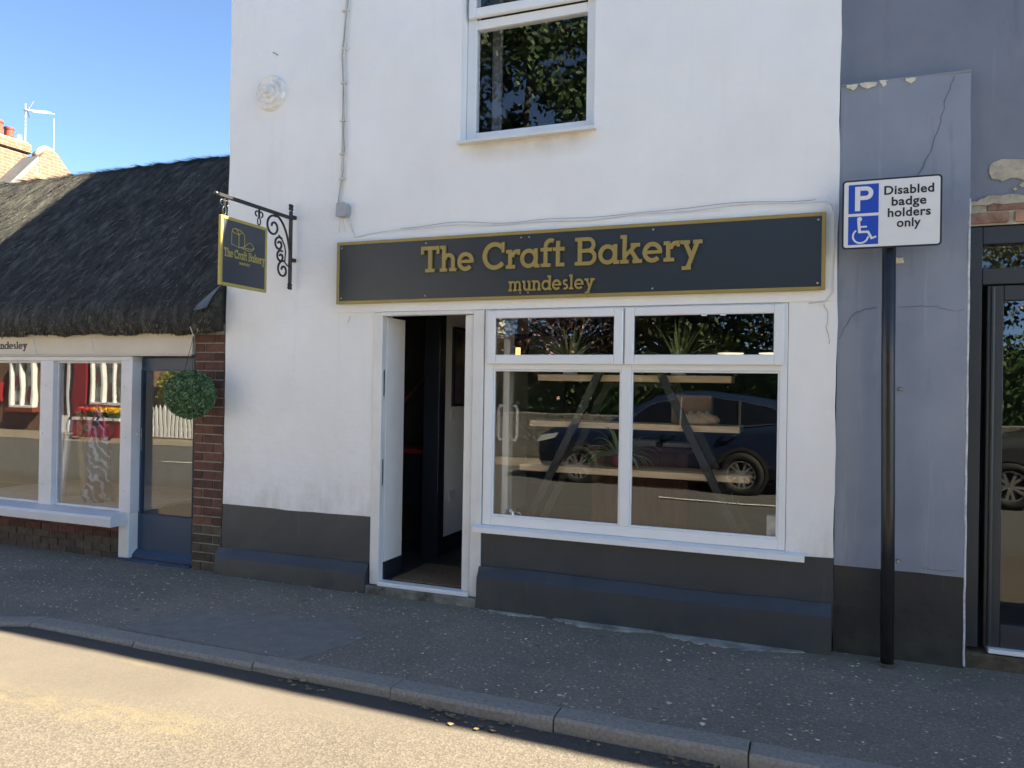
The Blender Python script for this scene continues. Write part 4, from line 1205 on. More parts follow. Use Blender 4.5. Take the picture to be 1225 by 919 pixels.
# display behind the cottage windows
for k, (x, y, lean) in enumerate(((-7.28, .42, .14), (-6.98, .62, -.12))):
    t = thing('easel_board', ['mossy timber board leaning left of the cottage window post', 'slim pale timber frame leaning just left of the cottage window post'][k], 'board', (x, y, .03), 'leaning boards in the cottage window')
    mb = MB(); mb.prism([(x - .035, .25), (x + .035, .25), (x + .035 + lean, 1.28), (x - .035 + lean, 1.28)], 'y', y, y + .035); mb.build('upright', 'wood_old', t)
    mb = MB(); mb.prism([(x + .10, .25), (x + .15, .25), (x + .15 + lean, 1.2), (x + .10 + lean, 1.2)], 'y', y + .03, y + .06); mb.build('upright', 'shopwhite', t)
    mb = MB(); mb.box(x - .05, x + .25, y + .01, y + .03, .22, .25); mb.build('foot_rail', 'wood_old', t)
box('display_shelf', 'hessian', co_, -8.2, -5.80, .12, 1.45, .40, .425)
zf = thing('draped_scarf', 'navy zebra striped scarf draped over a stand in the cottage window', 'scarf', (-6.55, .35, .43))
mb = MB(); prof = [(.13, 0), (.15, .06), (.10, .2), (.115, .4), (.10, .6), (.075, .75), (.055, .88), (.03, .97), (.001, .98)]
rings = []
for r_, h in prof:
    rings.append([mb.bm.verts.new((-6.50 + r_ * (1 + .22 * math.sin(5 * a + h * 4)) * math.cos(a), .38 + r_ * .7 * (1 + .22 * math.sin(5 * a + h * 4)) * math.sin(a), .4255 + h)) for a in [i * 2 * math.pi / 40 for i in range(40)]])
for A, B in zip(rings, rings[1:]):
    for j in range(40): mb.bm.faces.new((A[j], A[(j + 1) % 40], B[(j + 1) % 40], B[j]))
mb.bm.faces.new(rings[0][::-1]); mb.build('cloth', 'fabric', zf, smooth=True)
mb = MB(); mb.tube([(-6.50, .38, 1.40), (-6.50, .38, 1.55)], .012, 8); mb.build('stand_pole', 'chrome', zf)

# clipped ball hanging from the eave
BC = Vector((-4.785, -.225, 1.50)); BR = .20
tb_ = thing('topiary_ball', 'round green artificial box ball hanging on thin wires in front of the navy door', 'topiary ball', tuple(BC - Vector((0, 0, BR))))
mb = MB(); mb.lathe([(.001, -BR * .86)] + [(BR * .86 * math.cos(a), BR * .86 * math.sin(a)) for a in [R(-80 + 16 * i) for i in range(11)]] + [(.001, BR * .86)], tuple(BC), 'z', 24); mb.build('core', 'stem', tb_, smooth=True)
n = 9000
dirs = rand_unit(n); rad = BR * RNG.uniform(.86, 1.0, n) + .006 * np.sin(dirs[:, 0] * 17) * np.cos(dirs[:, 2] * 19)
o = np_mesh('leaves', leaf_quads(np.array(BC) + dirs * rad[:, None], .019, .7).reshape(-1, 3), 4, 'box', tb_)
mb = MB()
hook = (-4.80, -.185, 1.99)
for a in (0, 2.1, 4.2):
    mb.tube([hook, (BC.x + .05 * math.cos(a), BC.y + .05 * math.sin(a), BC.z + BR * .93)], .0022, 5)
mb.build('wire', 'iron', tb_)
mb = MB(); mb.tube([(hook[0] - .01, hook[1] - .03, 2.06), (hook[0] + .01, hook[1] - .035, 2.03), (hook[0], hook[1], 1.98)], .003, 5); mb.build('hook', 'cable', tb_)

# ================================================================== THE BLUE-GREY BUILDING
bb = thing('blue_grey_building', 'blue-grey rendered building with black painted foot and dark shop door', 'building', (2, 0, 0))
wall_grid(.1165, 9.5, 2.60, 5.0, .09, .22, [(2.9, 4.0, 3.2, 4.4)], amp=.006, seed=2.).build('upper_wall', 'blue_upper', bb)
wall_grid(2.35, 9.5, -.1, 2.60, .09, .22, [], amp=.004, seed=2.).build('upper_wall', 'blue_upper', bb)
box('window_pane', 'carglass', bb, 2.9, 4.0, .2, .21, 3.2, 4.4)
mb = wall_grid(.1175, .822, .538, 3.502, .018, .29, [], amp=.007, seed=7., edge=.004, wavy_bot=.004); pr_ = mb.build('pier', 'blue', bb)
mb = wall_grid(.1176, .823, -.1, .538, .019, .288, [], amp=.009, seed=7., edge=.005, wavy_top=.004); pb_ = mb.build('painted_foot', 'plinth_blue', bb)
# pale worn arris down the pier's corner
path = [(.8225 + .003 * hash_noise(z * 3, 0, 1.), .020, z) for z in lin(.02, 2.75, 40)]
mb = MB(); mb.tube(path, .0065, 6); mb.build('worn_arris', 'chalk', pr_)
path = [(x, .0185 + .004 * hash_noise(x * 5, 0, 2.), 3.500) for x in lin(.125, .82, 16)]
mb = MB(); mb.tube(path, .008, 6); mb.build('worn_ledge', 'blue', pr_)
def blob(name, m, parent, pts, y0, y1, sub=4, amp=.012):
    out = []
    n_ = len(pts)
    for i in range(n_):
        a, b = pts[i], pts[(i + 1) % n_]
        for k in range(sub):
            t = k / sub
            out.append((a[0] + (b[0] - a[0]) * t + random.uniform(-amp, amp), a[1] + (b[1] - a[1]) * t + random.uniform(-amp, amp)))
    return MB().prism(out, 'y', y0, y1).build(name, m, parent)
for (a, b) in ((.15, .215), (.225, .32), (.335, .375), (.47, .53)):
    blob('peeled_paint', 'peel', pr_, [(a, 3.498), (b, 3.498), (b - .008, 3.47), ((a + b) / 2, 3.462), (a + .01, 3.475)], .006, .02, 3, .005)
blob('peeled_paint', 'peel', pr_, [(.43, 2.42), (.475, 2.42), (.48, 2.39), (.435, 2.385)], .007, .02, 3, .004)
def crack(parent, pts, w=.0016, y=.0125):
    mb = MB(); d = []
    for a, b in zip(pts, pts[1:]):
        for k in range(5): d.append((a[0] + (b[0] - a[0]) * k / 5 + random.uniform(-.006, .006), y + .004, a[1] + (b[1] - a[1]) * k / 5 + random.uniform(-.006, .006)))
    mb.tube(d, w, 5); mb.build('crack', 'crack', parent)
crack(pr_, [(.735, 3.48), (.69, 3.36), (.665, 3.22), (.62, 3.06), (.575, 2.96), (.53, 2.86)], .0022, .0122)
crack(pr_, [(.13, 1.94), (.20, 2.08), (.27, 2.12), (.36, 2.125)])
crack(pr_, [(.45, 2.125), (.56, 2.13), (.66, 2.12), (.75, 2.09), (.81, 2.105)])
crack(pr_, [(.60, .57), (.70, .562), (.80, .577)])
for z in (1.63, .60):
    mb = MB(); mb.lathe([(.012, 0), (.012, -.012), (.008, -.02), (.001, -.02)], (.472, .014, z), 'y', 10); mb.build('bolt', 'steel', pr_)
# exposed brick lintel and bare plaster over the right-hand door
mb = MB(); mb.box(.826, 2.35, .085, .30, 2.60, 2.745); ln = mb.build('lintel', 'patchplaster', bb)
ME_O = brick_mesh(.20, .07, .062, 'old'); ME_O.materials.append(MAT['brick_old'])
for i in range(7):
    for r_ in range(2):
        if (i + r_) % 4 == 3: continue
        put_brick(ME_O, .93 + i * .215 + r_ * .09, .105 + random.uniform(0, .012), 2.642 + r_ * .072, ln, random.uniform(.85, 1.0))
blob('broken_render_edge', 'patchplaster', ln, [(.826, 2.735), (.90, 2.765), (1.02, 2.768), (1.2, 2.752), (2.3, 2.77), (2.3, 2.72), (1.0, 2.725), (.83, 2.71)], .072, .1, 4, .008)
blob('bare_plaster', 'patchplaster', bb, [(.925, 2.92), (.95, 2.965), (1.02, 2.985), (1.10, 2.975), (1.25, 2.96), (1.36, 2.91), (1.25, 2.86), (1.10, 2.845), (1.06, 2.87), (.99, 2.855), (.94, 2.875)], .079, .10, 3, .006)
for (x, z, s) in ((1.10, 2.82, .02), (1.06, 2.80, .013), (1.14, 2.80, .016)):
    blob('bare_plaster', 'patchplaster', bb, [(x - s, z), (x, z + s), (x + s, z), (x, z - s * .6)], .080, .10, 3, .003)
# dark shopfront frame with door
mb = MB()
mb.box(.8265, .905, .10, .20, .115, 2.598, .004); mb.box(.905, 2.35, .1005, .20, 2.492, 2.598, .004)
mb.box(.905, 2.35, .1005, .20, 2.255, 2.350, .004); mb.box(2.0, 2.35, .101, .20, .115, 2.255, .004)
rf = mb.build('door_frame', 'anthracite', bb)
box('pane', 'glass', rf, .905, 2.35, .145, .153, 2.35, 2.492)
mb = MB(); frame_bars(mb, .935, 1.995, .125, 2.25, .085, .085, .09, .135, .118, .175, .004); rd = mb.build('glass_door', 'anthracite', bb)
mb = MB(); mb.tube([(.965, .113, .14), (.965, .113, 2.24)], .012, 8); mb.build('seal', 'anthracite', rd)
box('pane', 'glass', rd, 1.02, 1.91, .140, .148, .26, 2.16)
box('threshold', 'upvc', rf, .955, 2.0, .07, .2, .098, .1235, bev=.003)
mb = MB(); mb.box(.828, 2.35, .065, .3, -.06, .097, .01, jit=.01); mb.build('rubble_step', 'dirt', bb)
mb = MB(); mb.prism([(.30, -.1), (6.6, -.1), (6.6, 5.0), (3.3, 7.8), (.30, 5.1)], 'x', 9.3, 9.5); mb.build('end_wall', 'blue', bb)
box('back_wall', 'blue', bb, .12, 9.3, 6.4, 6.6, -.1, 5.0)
box('floor', 'floor', bb, .12, 9.3, .30, 6.4, -.1, .10); box('ceiling', 'intwhite', bb, .12, 9.3, .30, 6.4, 2.75, 2.9)
box('inner_wall', 'intdark', bb, .12, 9.3, 3.2, 3.3, .1, 2.75)
mb = MB(); mb.prism([(-.012, 4.985), (.12, 4.985), (3.3, 7.82), (6.5, 4.97), (6.7, 4.97), (3.3, 7.93), (-.012, 5.03)], 'x', .13, 9.7); mb.build('roof', 'slate', bb)
# further terrace to the right keeps the street in shade
tr = thing('brick_terrace', 'brick terrace continuing the street beyond the blue-grey building', 'building', (16, 0, 0))
box('wall', 'brick_red', tr, 9.72, 26, .05, 6.5, -.1, 4.98)
mb = MB(); mb.prism([(-.012, 4.985), (6.6, 4.985), (3.3, 7.8)], 'x', 9.72, 26.2); mb.build('roof', 'slate', tr)

# ------------------------------------------------------------------ parking sign on its post
ps = thing('parking_sign', 'white parking sign with blue symbols on a black post in front of the blue-grey pier', 'sign', (.40, -.11, 0))
mb = MB(); mb.tube([(.410, -.11, -.1), (.404, -.113, .9), (.393, -.116, 1.8), (.388, -.118, 2.82)], .0375, 20, cap=True); po = mb.build('post', 'pole', ps, smooth=True)
mb = MB(); mb.lathe([(.058, 0), (.055, .012), (.04, .02)], (.410, -.11, .003), 'z', 20); mb.build('base_collar', 'dirt', po)
PX0, PX1, PZ0, PZ1, PY = .131, .655, 2.453, 2.861, -.170
def rrect(x0, x1, z0, z1, r_, n=5):
    out = []
    for cx, cz, a in ((x1 - r_, z1 - r_, 0), (x0 + r_, z1 - r_, 90), (x0 + r_, z0 + r_, 180), (x1 - r_, z0 + r_, 270)):
        out += [(cx + r_ * math.cos(R(a + 90 * i / n)), cz + r_ * math.sin(R(a + 90 * i / n))) for i in range(n + 1)]
    return out
pl_ = MB().prism(rrect(PX0, PX1, PZ0, PZ1, .022), 'y', PY, PY + .004).build('plate', 'black', ps)
MB().prism(rrect(PX0 + .010, PX1 - .010, PZ0 + .010, PZ1 - .010, .014), 'y', PY - .0012, PY - .0002).build('face', 'signwhite', pl_)
for z in (2.56, 2.76):
    mb = MB(); mb.box(.34, .436, PY + .0045, -.075, z - .012, z + .012); mb.build('clamp', 'steel', ps)
YB = PY - .0022
for (z0, z1) in ((2.662, 2.833), (2.478, 2.645)): box('blue_square', 'signblue', pl_, .165, .327, YB, YB + .0008, z0, z1)
YT = YB - .001
def flat(name, pts, m, y=YT): return MB().prism(pts, 'y', y - .0006, y).build(name, m, pl_)
# letter P
mb = MB(); mb.box(.200, .228, YT - .0006, YT, 2.676, 2.820)
an = [R(-90 + 15 * i) for i in range(13)]
cx, cz = .258, 2.780
o_ = [(.2285, cz - .040)] + [(cx + .040 * math.cos(a), cz + .040 * math.sin(a)) for a in an] + [(.2285, cz + .040)]
i_ = [(.2285, cz - .0155)] + [(cx + .0155 * math.cos(a), cz + .0155 * math.sin(a)) for a in an] + [(.2285, cz + .0155)]
for k in range(len(o_) - 1):
    mb.prism([o_[k], o_[k + 1], i_[k + 1], i_[k]], 'y', YT - .0006, YT)
mb.build('letter', 'signwhite', pl_)
# wheelchair figure
mb = MB()
mb.prism([(.226 + .0135 * math.cos(a), 2.6275 + .0135 * math.sin(a)) for a in [i * .524 for i in range(12)]], 'y', YT - .0005, YT)
wc = (.232, 2.528)
A = [R(125 + 10 * i) for i in range(24)]
for k in range(len(A) - 1):
    mb.prism([(wc[0] + r_ * math.cos(a), wc[1] + r_ * math.sin(a)) for r_, a in ((.046, A[k]), (.046, A[k + 1]), (.036, A[k + 1]), (.036, A[k]))], 'y', YT - .0006, YT)
def strip(p, q, w, dy):
    d = Vector((q[0] - p[0], q[1] - p[1])).normalized(); n_ = Vector((-d.y, d.x)) * w
    mb.prism([(p[0] + n_.x, p[1] + n_.y), (q[0] + n_.x, q[1] + n_.y), (q[0] - n_.x, q[1] - n_.y), (p[0] - n_.x, p[1] - n_.y)], 'y', YT - dy, YT)
strip((.221, 2.618), (.227, 2.546), .008, .0008); strip((.224, 2.552), (.272, 2.552), .0065, .0010); strip((.226, 2.582), (.266, 2.582), .005, .0012)
strip((.270, 2.556), (.294, 2.508), .0065, .0014); strip((.290, 2.512), (.316, 2.522), .0055, .0016)
mb.build('wheelchair_symbol', 'signwhite', pl_)
for txt, x, z, w_ in (('Disabled', .484, 2.765, .258), ('badge', .484, 2.699, .180), ('holders', .486, 2.634, .222), ('only', .484, 2.573, .124)):
    text_obj(txt, 'lettering', 'black', pl_, x, PY - .0020, z - .002, .071, w_, .0006, .0017)

# ================================================================== HOUSE BEYOND THE THATCH
hb = thing('brick_house', 'old brick house with pointed gable and lichen showing above the thatch', 'building', (-22, 9, 0))
GX = -17.4
mb = MB(); mb.prism([(6.4, 0), (9.9, 0), (9.9, 5.6), (8.72, 6.68), (8.42, 6.98), (8.28, 7.14), (8.16, 7.20), (8.05, 7.20), (7.92, 7.10), (7.446, 6.50), (6.86, 5.84), (6.4, 5.3)], 'x', GX - .35, GX); mb.build('gable_wall', 'brick_gable', hb)
mb = MB(); mb.tube([(GX - .17, y, z) for y, z in ((7.80, 6.99), (7.96, 7.18), (8.08, 7.25), (8.18, 7.23), (8.32, 7.11), (8.46, 6.95))], .075, 8); mb.build('gable_capping', 'cement', hb, smooth=True)
mb = MB(); mb.prism([(5.9, 4.85), (8.05, 7.08), (8.05, 6.94), (5.9, 4.71)], 'x', GX - 8, GX - .36); mb.prism([(8.06, 7.08), (10.2, 5.02), (10.2, 4.88), (8.06, 6.94)], 'x', GX - 8, GX - .36); mb.build('roof', 'slate', hb)
mb = MB(); mb.prism([(6.3, 5.26), (6.3, 5.10), (7.74, 6.80), (7.74, 6.96)], 'x', GX - .5, GX + .05); mb.build('verge_board', 'slate', hb)
box('wall', 'brick_far', hb, GX - 8, GX - .36, 6.5, 9.8, 0, 5.2)
ck = MB(); ck.box(-19.2, -18.05, 6.5, 7.99, 4.5, 7.14, .02); ck_o = ck.build('chimney', 'brick_far', hb)
mb = MB(); mb.box(-19.26, -17.99, 6.44, 8.05, 7.141, 7.38, .03); mb.build('corbel', 'brick_far', ck_o)
mb = MB(); mb.box(-19.2, -18.05, 6.5, 7.99, 7.381, 7.42, .01); mb.build('flaunching', 'cement', ck_o)
for (y, r_, h) in ((7.42, .15, .42), (7.74, .11, .34), (6.95, .15, .45)):
    mb = MB(); mb.lathe([(r_ * 1.08, 0), (r_, .06), (r_ * .93, h - .06), (r_ * 1.06, h - .05), (r_ * 1.06, h), (r_ * .8, h), (r_ * .8, .1), (.001, .1)], (-18.4, y, 7.40), 'z', 18); mb.build('chimney_pot', 'pot', ck_o, smooth=False)
mb = MB(); mb.lathe([(.06, 0), (.05, .18), (.001, .18)], (-18.2, 7.86, 7.40), 'z', 10); mb.build('chimney_pot', 'ceramic', ck_o)
ta = thing('television_aerial', 'white television aerial on a mast above the chimney', 'aerial', (-18.2, 8.2, 7.0))
mb = MB(); mb.tube([(-18.25, 8.05, 6.9), (-18.27, 8.05, 8.42)], .018, 6); mb.build('mast', 'boxgrey', ta)
mb = MB(); mb.tube([(-18.33, 8.05, 8.27), (-17.37, 8.05, 8.10)], .013, 6); mb.build('boom', 'boxgrey', ta)
for i in range(9):
    x = -17.40 - i * .085; z = 8.10 + i * .015
    mb = MB(); mb.tube([(x, 7.93, z), (x, 8.17, z)], .007, 5); mb.build('element', 'boxgrey', ta)
for s in (-1, 1):
    mb = MB(); mb.tube([(-18.2, 8.05, 8.24), (-18.05, 8.05 + .05 * s, 8.25 + .22 * s)], .012, 5); mb.build('reflector', 'boxgrey', ta)
mb = MB(); mb.tube([(-17.95, 8.6, 6.6), (-17.98, 8.6, 8.2)], .009, 5); mb.build('rear_mast', 'steel', ta)

# ================================================================== ACROSS THE STREET (seen in the glass)
def make_tyre_wheel(parent, x, y, side):
    m = MB(); r_, w_ = .345, .11
    m.lathe([(.225, -w_), (.30, -w_ * 1.05), (r_ - .012, -w_ * .9), (r_, -w_ * .6), (r_, w_ * .6), (r_ - .012, w_ * .9), (.30, w_ * 1.05), (.225, w_)], (x, y, r_), 'y', 32, closed=True)
    wh = m.build('wheel', 'rubber', parent, smooth=True)
    m = MB(); yo = y + side * .085
    m.lathe([(.235, -.012), (.235, .012), (.205, .010), (.205, -.010)], (x, yo, r_), 'y', 32, closed=True)
    m.lathe([(.001, -.015), (.045, -.012), (.05, .012), (.001, .015)], (x, yo, r_), 'y', 16)
    for k in range(10):
        a = k * 2 * math.pi / 10 + (.10 if k % 2 else -.10)
        c, s = math.cos(a), math.sin(a); w2 = .017
        m.poly([(x + .04 * c - w2 * s, yo + .012 * side, r_ + .04 * s + w2 * c), (x + .215 * c - w2 * 1.3 * s, yo + .008 * side, r_ + .215 * s + w2 * 1.3 * c), (x + .215 * c + w2 * 1.3 * s, yo + .008 * side, r_ + .215 * s - w2 * 1.3 * c), (x + .04 * c + w2 * s, yo + .012 * side, r_ + .04 * s - w2 * c)])
    m.build('rim', 'alloy', wh)
    m = MB(); m.lathe([(.001, 0), (.22, 0), (.22, .004), (.001, .004)], (x, y + side * .06 - .002, r_), 'y', 24); m.build('brake_disc', 'plastic', wh)

def make_car(label, paint):
    """an estate-sized crossover, nose towards -x, origin under its middle"""
    t = thing('parked_car', label, 'car', (0, 0, 0), 'cars parked across the street')
    st = [  # x, half width, sill z, belt z, roof z, roof half width
        (-2.27, .62, .42, .66, .70, .50), (-2.20, .76, .30, .80, .86, .62), (-2.0, .86, .24, .90, .965, .72), (-1.6, .90, .22, .96, 1.03, .78), (-1.15, .915, .22, 1.00, 1.075, .80),
        (-.95, .92, .22, 1.01, 1.12, .79), (-.55, .92, .22, 1.02, 1.38, .68), (-.15, .92, .22, 1.03, 1.575, .62), (.3, .92, .22, 1.04, 1.645, .61), (.8, .92, .22, 1.05, 1.655, .61), (1.3, .92, .22, 1.07, 1.62, .60),
        (1.75, .91, .24, 1.10, 1.53, .58), (2.05, .895, .28, 1.12, 1.36, .60), (2.20, .86, .32, 1.08, 1.18, .64), (2.27, .76, .42, .98, 1.02, .62)]
    m = MB(); rings = []
    for (x, w, zs, zb, zr, wr) in st:
        half = [(w * .80, zs), (w * .97, zs + .10), (w * 1.0, zs + .28 * (zb - zs) + .05), (w * .985, zs + .62 * (zb - zs)), (w * 1.0, zb - .10), (w * .975, zb - .015), (w * .95, zb),
                (w * .95 + (wr - w * .95) * .55, zb + (zr - zb) * .55), (wr + .03, zr - .07 * min(1, (zr - zb) / .3)), (wr * .80, zr - .012), (0, zr)]
        ring = [(y, z) for y, z in half] + [(-y, z) for y, z in half[-2::-1]]
        rings.append([m.bm.verts.new((x, y, z)) for y, z in ring])
    for A, B in zip(rings, rings[1:]):
        for j in range(len(A)): m.bm.faces.new((A[j], B[j], B[(j + 1) % len(A)], A[(j + 1) % len(A)]))
    m.bm.faces.new(rings[0]); m.bm.faces.new(rings[-1][::-1])
    body = m.build('body', paint, t, smooth=True)
    def glass_at(x, f):
        for a, b in zip(st, st[1:]):
            if a[0] <= x <= b[0]:
                k = (x - a[0]) / (b[0] - a[0]); w, zb, zr, wr = [a[i] + (b[i] - a[i]) * k for i in (1, 3, 4, 5)]
                return (w * .95 + (wr + .03 - w * .95) * f, zb + (zr - .07 - zb) * f)
    for s in (-1, 1):
        top = [(-.72, .10), (-.55, .55), (-.2, .88), (.3, .93), (.8, .93), (1.3, .92), (1.75, .85), (1.98, .45)]
        bot = [(-.72, .04), (-.55, .05), (-.2, .05), (.3, .05), (.8, .05), (1.3, .06), (1.75, .12), (1.98, .38)]
        m = MB(); va, vb = [], []
        for (x, f), (_, f2) in zip(top, bot):
            y, z = glass_at(x, f); va.append(m.bm.verts.new((x, s * (y + .016), z))); y, z = glass_at(x, f2); vb.append(m.bm.verts.new((x, s * (y + .016), z)))
        for i in range(len(va) - 1): m.bm.faces.new((va[i], va[i + 1], vb[i + 1], vb[i]))
        m.build('side_glass', 'carglass', body)
        ol = [(x, s * (glass_at(x, f)[0] + .022), glass_at(x, f)[1]) for x, f in top] + [(x, s * (glass_at(x, f)[0] + .022), glass_at(x, f)[1]) for x, f in bot[::-1]]
        m = MB(); m.tube(ol, .011, 6, closed=True); m.build('chrome_trim', 'chrome', body, smooth=True)
        for x in (.28, 1.22):
            a, b = glass_at(x, .05), glass_at(x, .93); m = MB(); m.tube([(x, s * (a[0] + .018), a[1]), (x, s * (b[0] + .018), b[1])], .026, 6); m.build('pillar', 'plastic', body)
        for xw in (-1.40, 1.28):
            m = MB(); m.lathe([(.41, -.02), (.41, .018), (.365, .022), (.365, -.02)], (xw, s * .918, .35), 'y', 32, closed=True); m.build('wheel_arch', 'plastic', body)
            m = MB(); m.lathe([(.001, 0), (.37, 0), (.37, .004), (.001, .004)], (xw, s * .921, .35), 'y', 32); m.build('arch_shadow_gap', 'plastic', body)
            make_tyre_wheel(t, xw, s * .90, s)
        m = MB(); m.box(-.98, .86, s * .915, s * .935, .22, .34, .01); m.build('sill_trim', 'plastic', body)
        for x in (.02, .98):
            m = MB(); m.tube([(x, s * .93, .93), (x + .05, s * .955, .935), (x + .17, s * .955, .94), (x + .22, s * .93, .94)], .014, 6); m.build('door_handle', paint, body)
        m = MB(); m.prism([(-.62, 1.02), (-.45, 1.03), (-.43, 1.14), (-.58, 1.15)], 'y', s * .93, s * 1.10); m.build('wing_mirror', paint, body)
        m = MB(); m.prism([(2.02, .98), (2.20, .96), (2.245, 1.06), (2.17, 1.20), (2.0, 1.08)], 'y', s * .62, s * .915); m.build('tail_light', 'lampred', body)
        m = MB(); m.prism([(-2.215, .72), (-1.86, .80), (-1.80, .885), (-2.13, .85)], 'y', s * .58, s * .895); m.build('headlight', 'lampclear', body)
    m = MB(); m.prism([(-.92, 1.10), (-.90, 1.13), (-.19, 1.585), (-.17, 1.55)], 'y', -.60, .60); m.build('windscreen', 'carglass', body)
    return t
RZC = -.062
car = make_car('dark blue car with alloy wheels reflected in the bakery window', 'carblue'); car.location = (-2.37, -9.05 + .55, RZC)
car2 = make_car('grey car reflected in the glass door at the right edge', 'cargrey'); car2.location = (4.05, -8.6, RZC)

def tree(name, label, base, height, crown, nleaf, leafm, seed, lsize=.16, trunk_r=.17, blossom=0, group='trees across the street', cone=False):
    rr = np.random.default_rng(seed); x, y = base
    t = thing(name, label, 'tree', (x, y, .05), group)
    m = MB(); zc0 = crown[2]
    m.tube([(x, y, -.1), (x + .08, y + .05, height * .3), (x - .05, y, height * .6), (x, y + .05, height * .9)], trunk_r, 8, r1=.03)
    for k in range(9):
        a = rr.uniform(0, 6.28); z0 = height * rr.uniform(.25, .7); L = crown[0] * rr.uniform(.5, .95)
        m.tube([(x, y, z0), (x + L * .5 * math.cos(a), y + L * .5 * math.sin(a), z0 + L * .3), (x + L * math.cos(a), y + L * math.sin(a), z0 + L * .55)], trunk_r * .35, 6, r1=.015)
    m.build('trunk', 'bark', t, smooth=True)
    nc = max(20, nleaf // 130)
    u = rr.normal(size=(nc, 3)); u /= np.linalg.norm(u, axis=1, keepdims=True); u *= (rr.uniform(.25, 1, nc) ** .5)[:, None]
    if cone:
        h = rr.uniform(-1, 1, nc); a = rr.uniform(0, 6.28, nc); rad = (1 - (h + 1) / 2 * .85) * np.sqrt(rr.uniform(.1, 1, nc))
        u = np.stack([rad * np.cos(a), rad * np.sin(a), h], 1)
    cc = np.array([x, y, crown[3]]) + u * np.array([crown[0], crown[1], zc0])
    idx = rr.integers(0, nc, nleaf)
    p = cc[idx] + rr.normal(size=(nleaf, 3)) * np.array([.42, .42, .28]) * (crown[0] / 3.5)
    p[:, 2] = np.maximum(p[:, 2], .35)
    np_mesh('crown', leaf_quads(p, lsize).reshape(-1, 3), 4, leafm, t)
    if blossom:
        idx = rr.integers(0, nc // 3, blossom)
        q = cc[idx] + rr.normal(size=(blossom, 3)) * .35
        np_mesh('blossom', leaf_quads(q, .09, .9).reshape(-1, 3), 4, 'blossom', t)
    return t
tree('conifer_tree', 'tall dense green tree reflected in the upper window', (-7.1, -13.4), 13, (2.5, 2.0, 5.0, 7.9), 15500, 'leaf3', 21, .20, .22)
tree('garden_tree', 'dark leafy tree right of the tall one reflected in the shop window', (-2.9, -12.9), 6, (2.6, 1.8, 2.0, 3.9), 14000, 'leaf', 22, .15, .16)
tree('cherry_tree', 'copper leaved tree with pink blossom reflected in the bakery top panes', (-5.4, -11.9), 5.2, (2.2, 1.1, 1.7, 3.4), 13000, 'leaf2', 23, .10, .12, blossom=1500)
tree('street_tree', 'spreading tree over the parked cars reflected beside the blossom', (1.2, -12.4), 6, (3.0, 2.0, 2.0, 3.9), 13000, 'leaf', 24, .14, .15, blossom=500)
def added_bounce_house(label, x0, x1, y, h, m):  # houses added out of view to bounce sunlight onto the shaded facades
    t = thing('added_bounce_house', label, 'building', ((x0 + x1) / 2, y, 0), 'pale houses added across the street to bounce sunlight')
    W_ = x1 - x0; hs_ = []
    for i in range(3):
        c = x0 + W_ * (i + .5) / 3
        hs_ += [(c - .5, c + .5, 1.0, 2.2), (c - .5, c + .5, 3.3, 4.4)]
    mb = MB()
    xs = sorted({x0, x1} | {q for h_ in hs_ for q in h_[:2]}); zs = sorted({-.1, h} | {q for h_ in hs_ for q in h_[2:]})
    for xa, xb in zip(xs, xs[1:]):
        for za, zb in zip(zs, zs[1:]):
            if not any(h_[0] <= xa and xb <= h_[1] and h_[2] <= za and zb <= h_[3] for h_ in hs_): mb.box(xa, xb, y - .25, y, za, zb)
    mb.build('wall', m, t)
    box('house_body', m, t, x0, x1, y - 6, y - .26, -.1, h)
    for (a_, b_, c_, d_) in hs_:
        f = MB(); frame_bars(f, a_, b_, c_, d_, .06, .06, .06, .06, y - .16, y - .08); f.box((a_ + b_) / 2 - .025, (a_ + b_) / 2 + .025, y - .15, y - .09, c_ + .06, d_ - .06); w = f.build('window', 'upvc', t)
        box('pane', 'carglass', w, a_ + .05, b_ - .05, y - .13, y - .12, c_ + .05, d_ - .05); box('sill', 'upvc', w, a_ - .06, b_ + .06, y - .2, y + .08, c_ - .07, c_)
    mb = MB(); mb.prism([(y + .25, h), (y - 6.25, h), (y - 3, h + 2.4)], 'x', x0 - .2, x1 + .2); mb.build('roof', 'tile', t)
added_bounce_house('pale house added to bounce sunlight, opposite the blue-grey building', 5.6, 15.5, -11.9, 5.3, 'render')
added_bounce_house('pale house added to bounce sunlight, opposite the thatched cottage', -15.6, -9.4, -11.9, 5.3, 'render')
# hedge mass and flint wall behind the cars
hd = thing('garden_hedge', 'dark clipped hedge behind the parked cars seen only in reflection', 'hedge', (-1, -11.9, .05))
n = 17000; p = np.stack([RNG.uniform(-9, 5.2, n), RNG.normal(-12.0, .35, n), .2 + 2.6 * RNG.random(n) ** .8], 1)
np_mesh('foliage', leaf_quads(p, .13).reshape(-1, 3), 4, 'leaf3', hd)
box('dense_core', 'stem', hd, -9, 5.2, -12.25, -11.85, .02, 2.5)
fl = tag(box('flint_wall', 'flint', None, -9.2, 5.4, -11.30, -11.05, .0, 1.05, bev=.02), 'low grey flint garden wall behind the parked cars', 'wall')

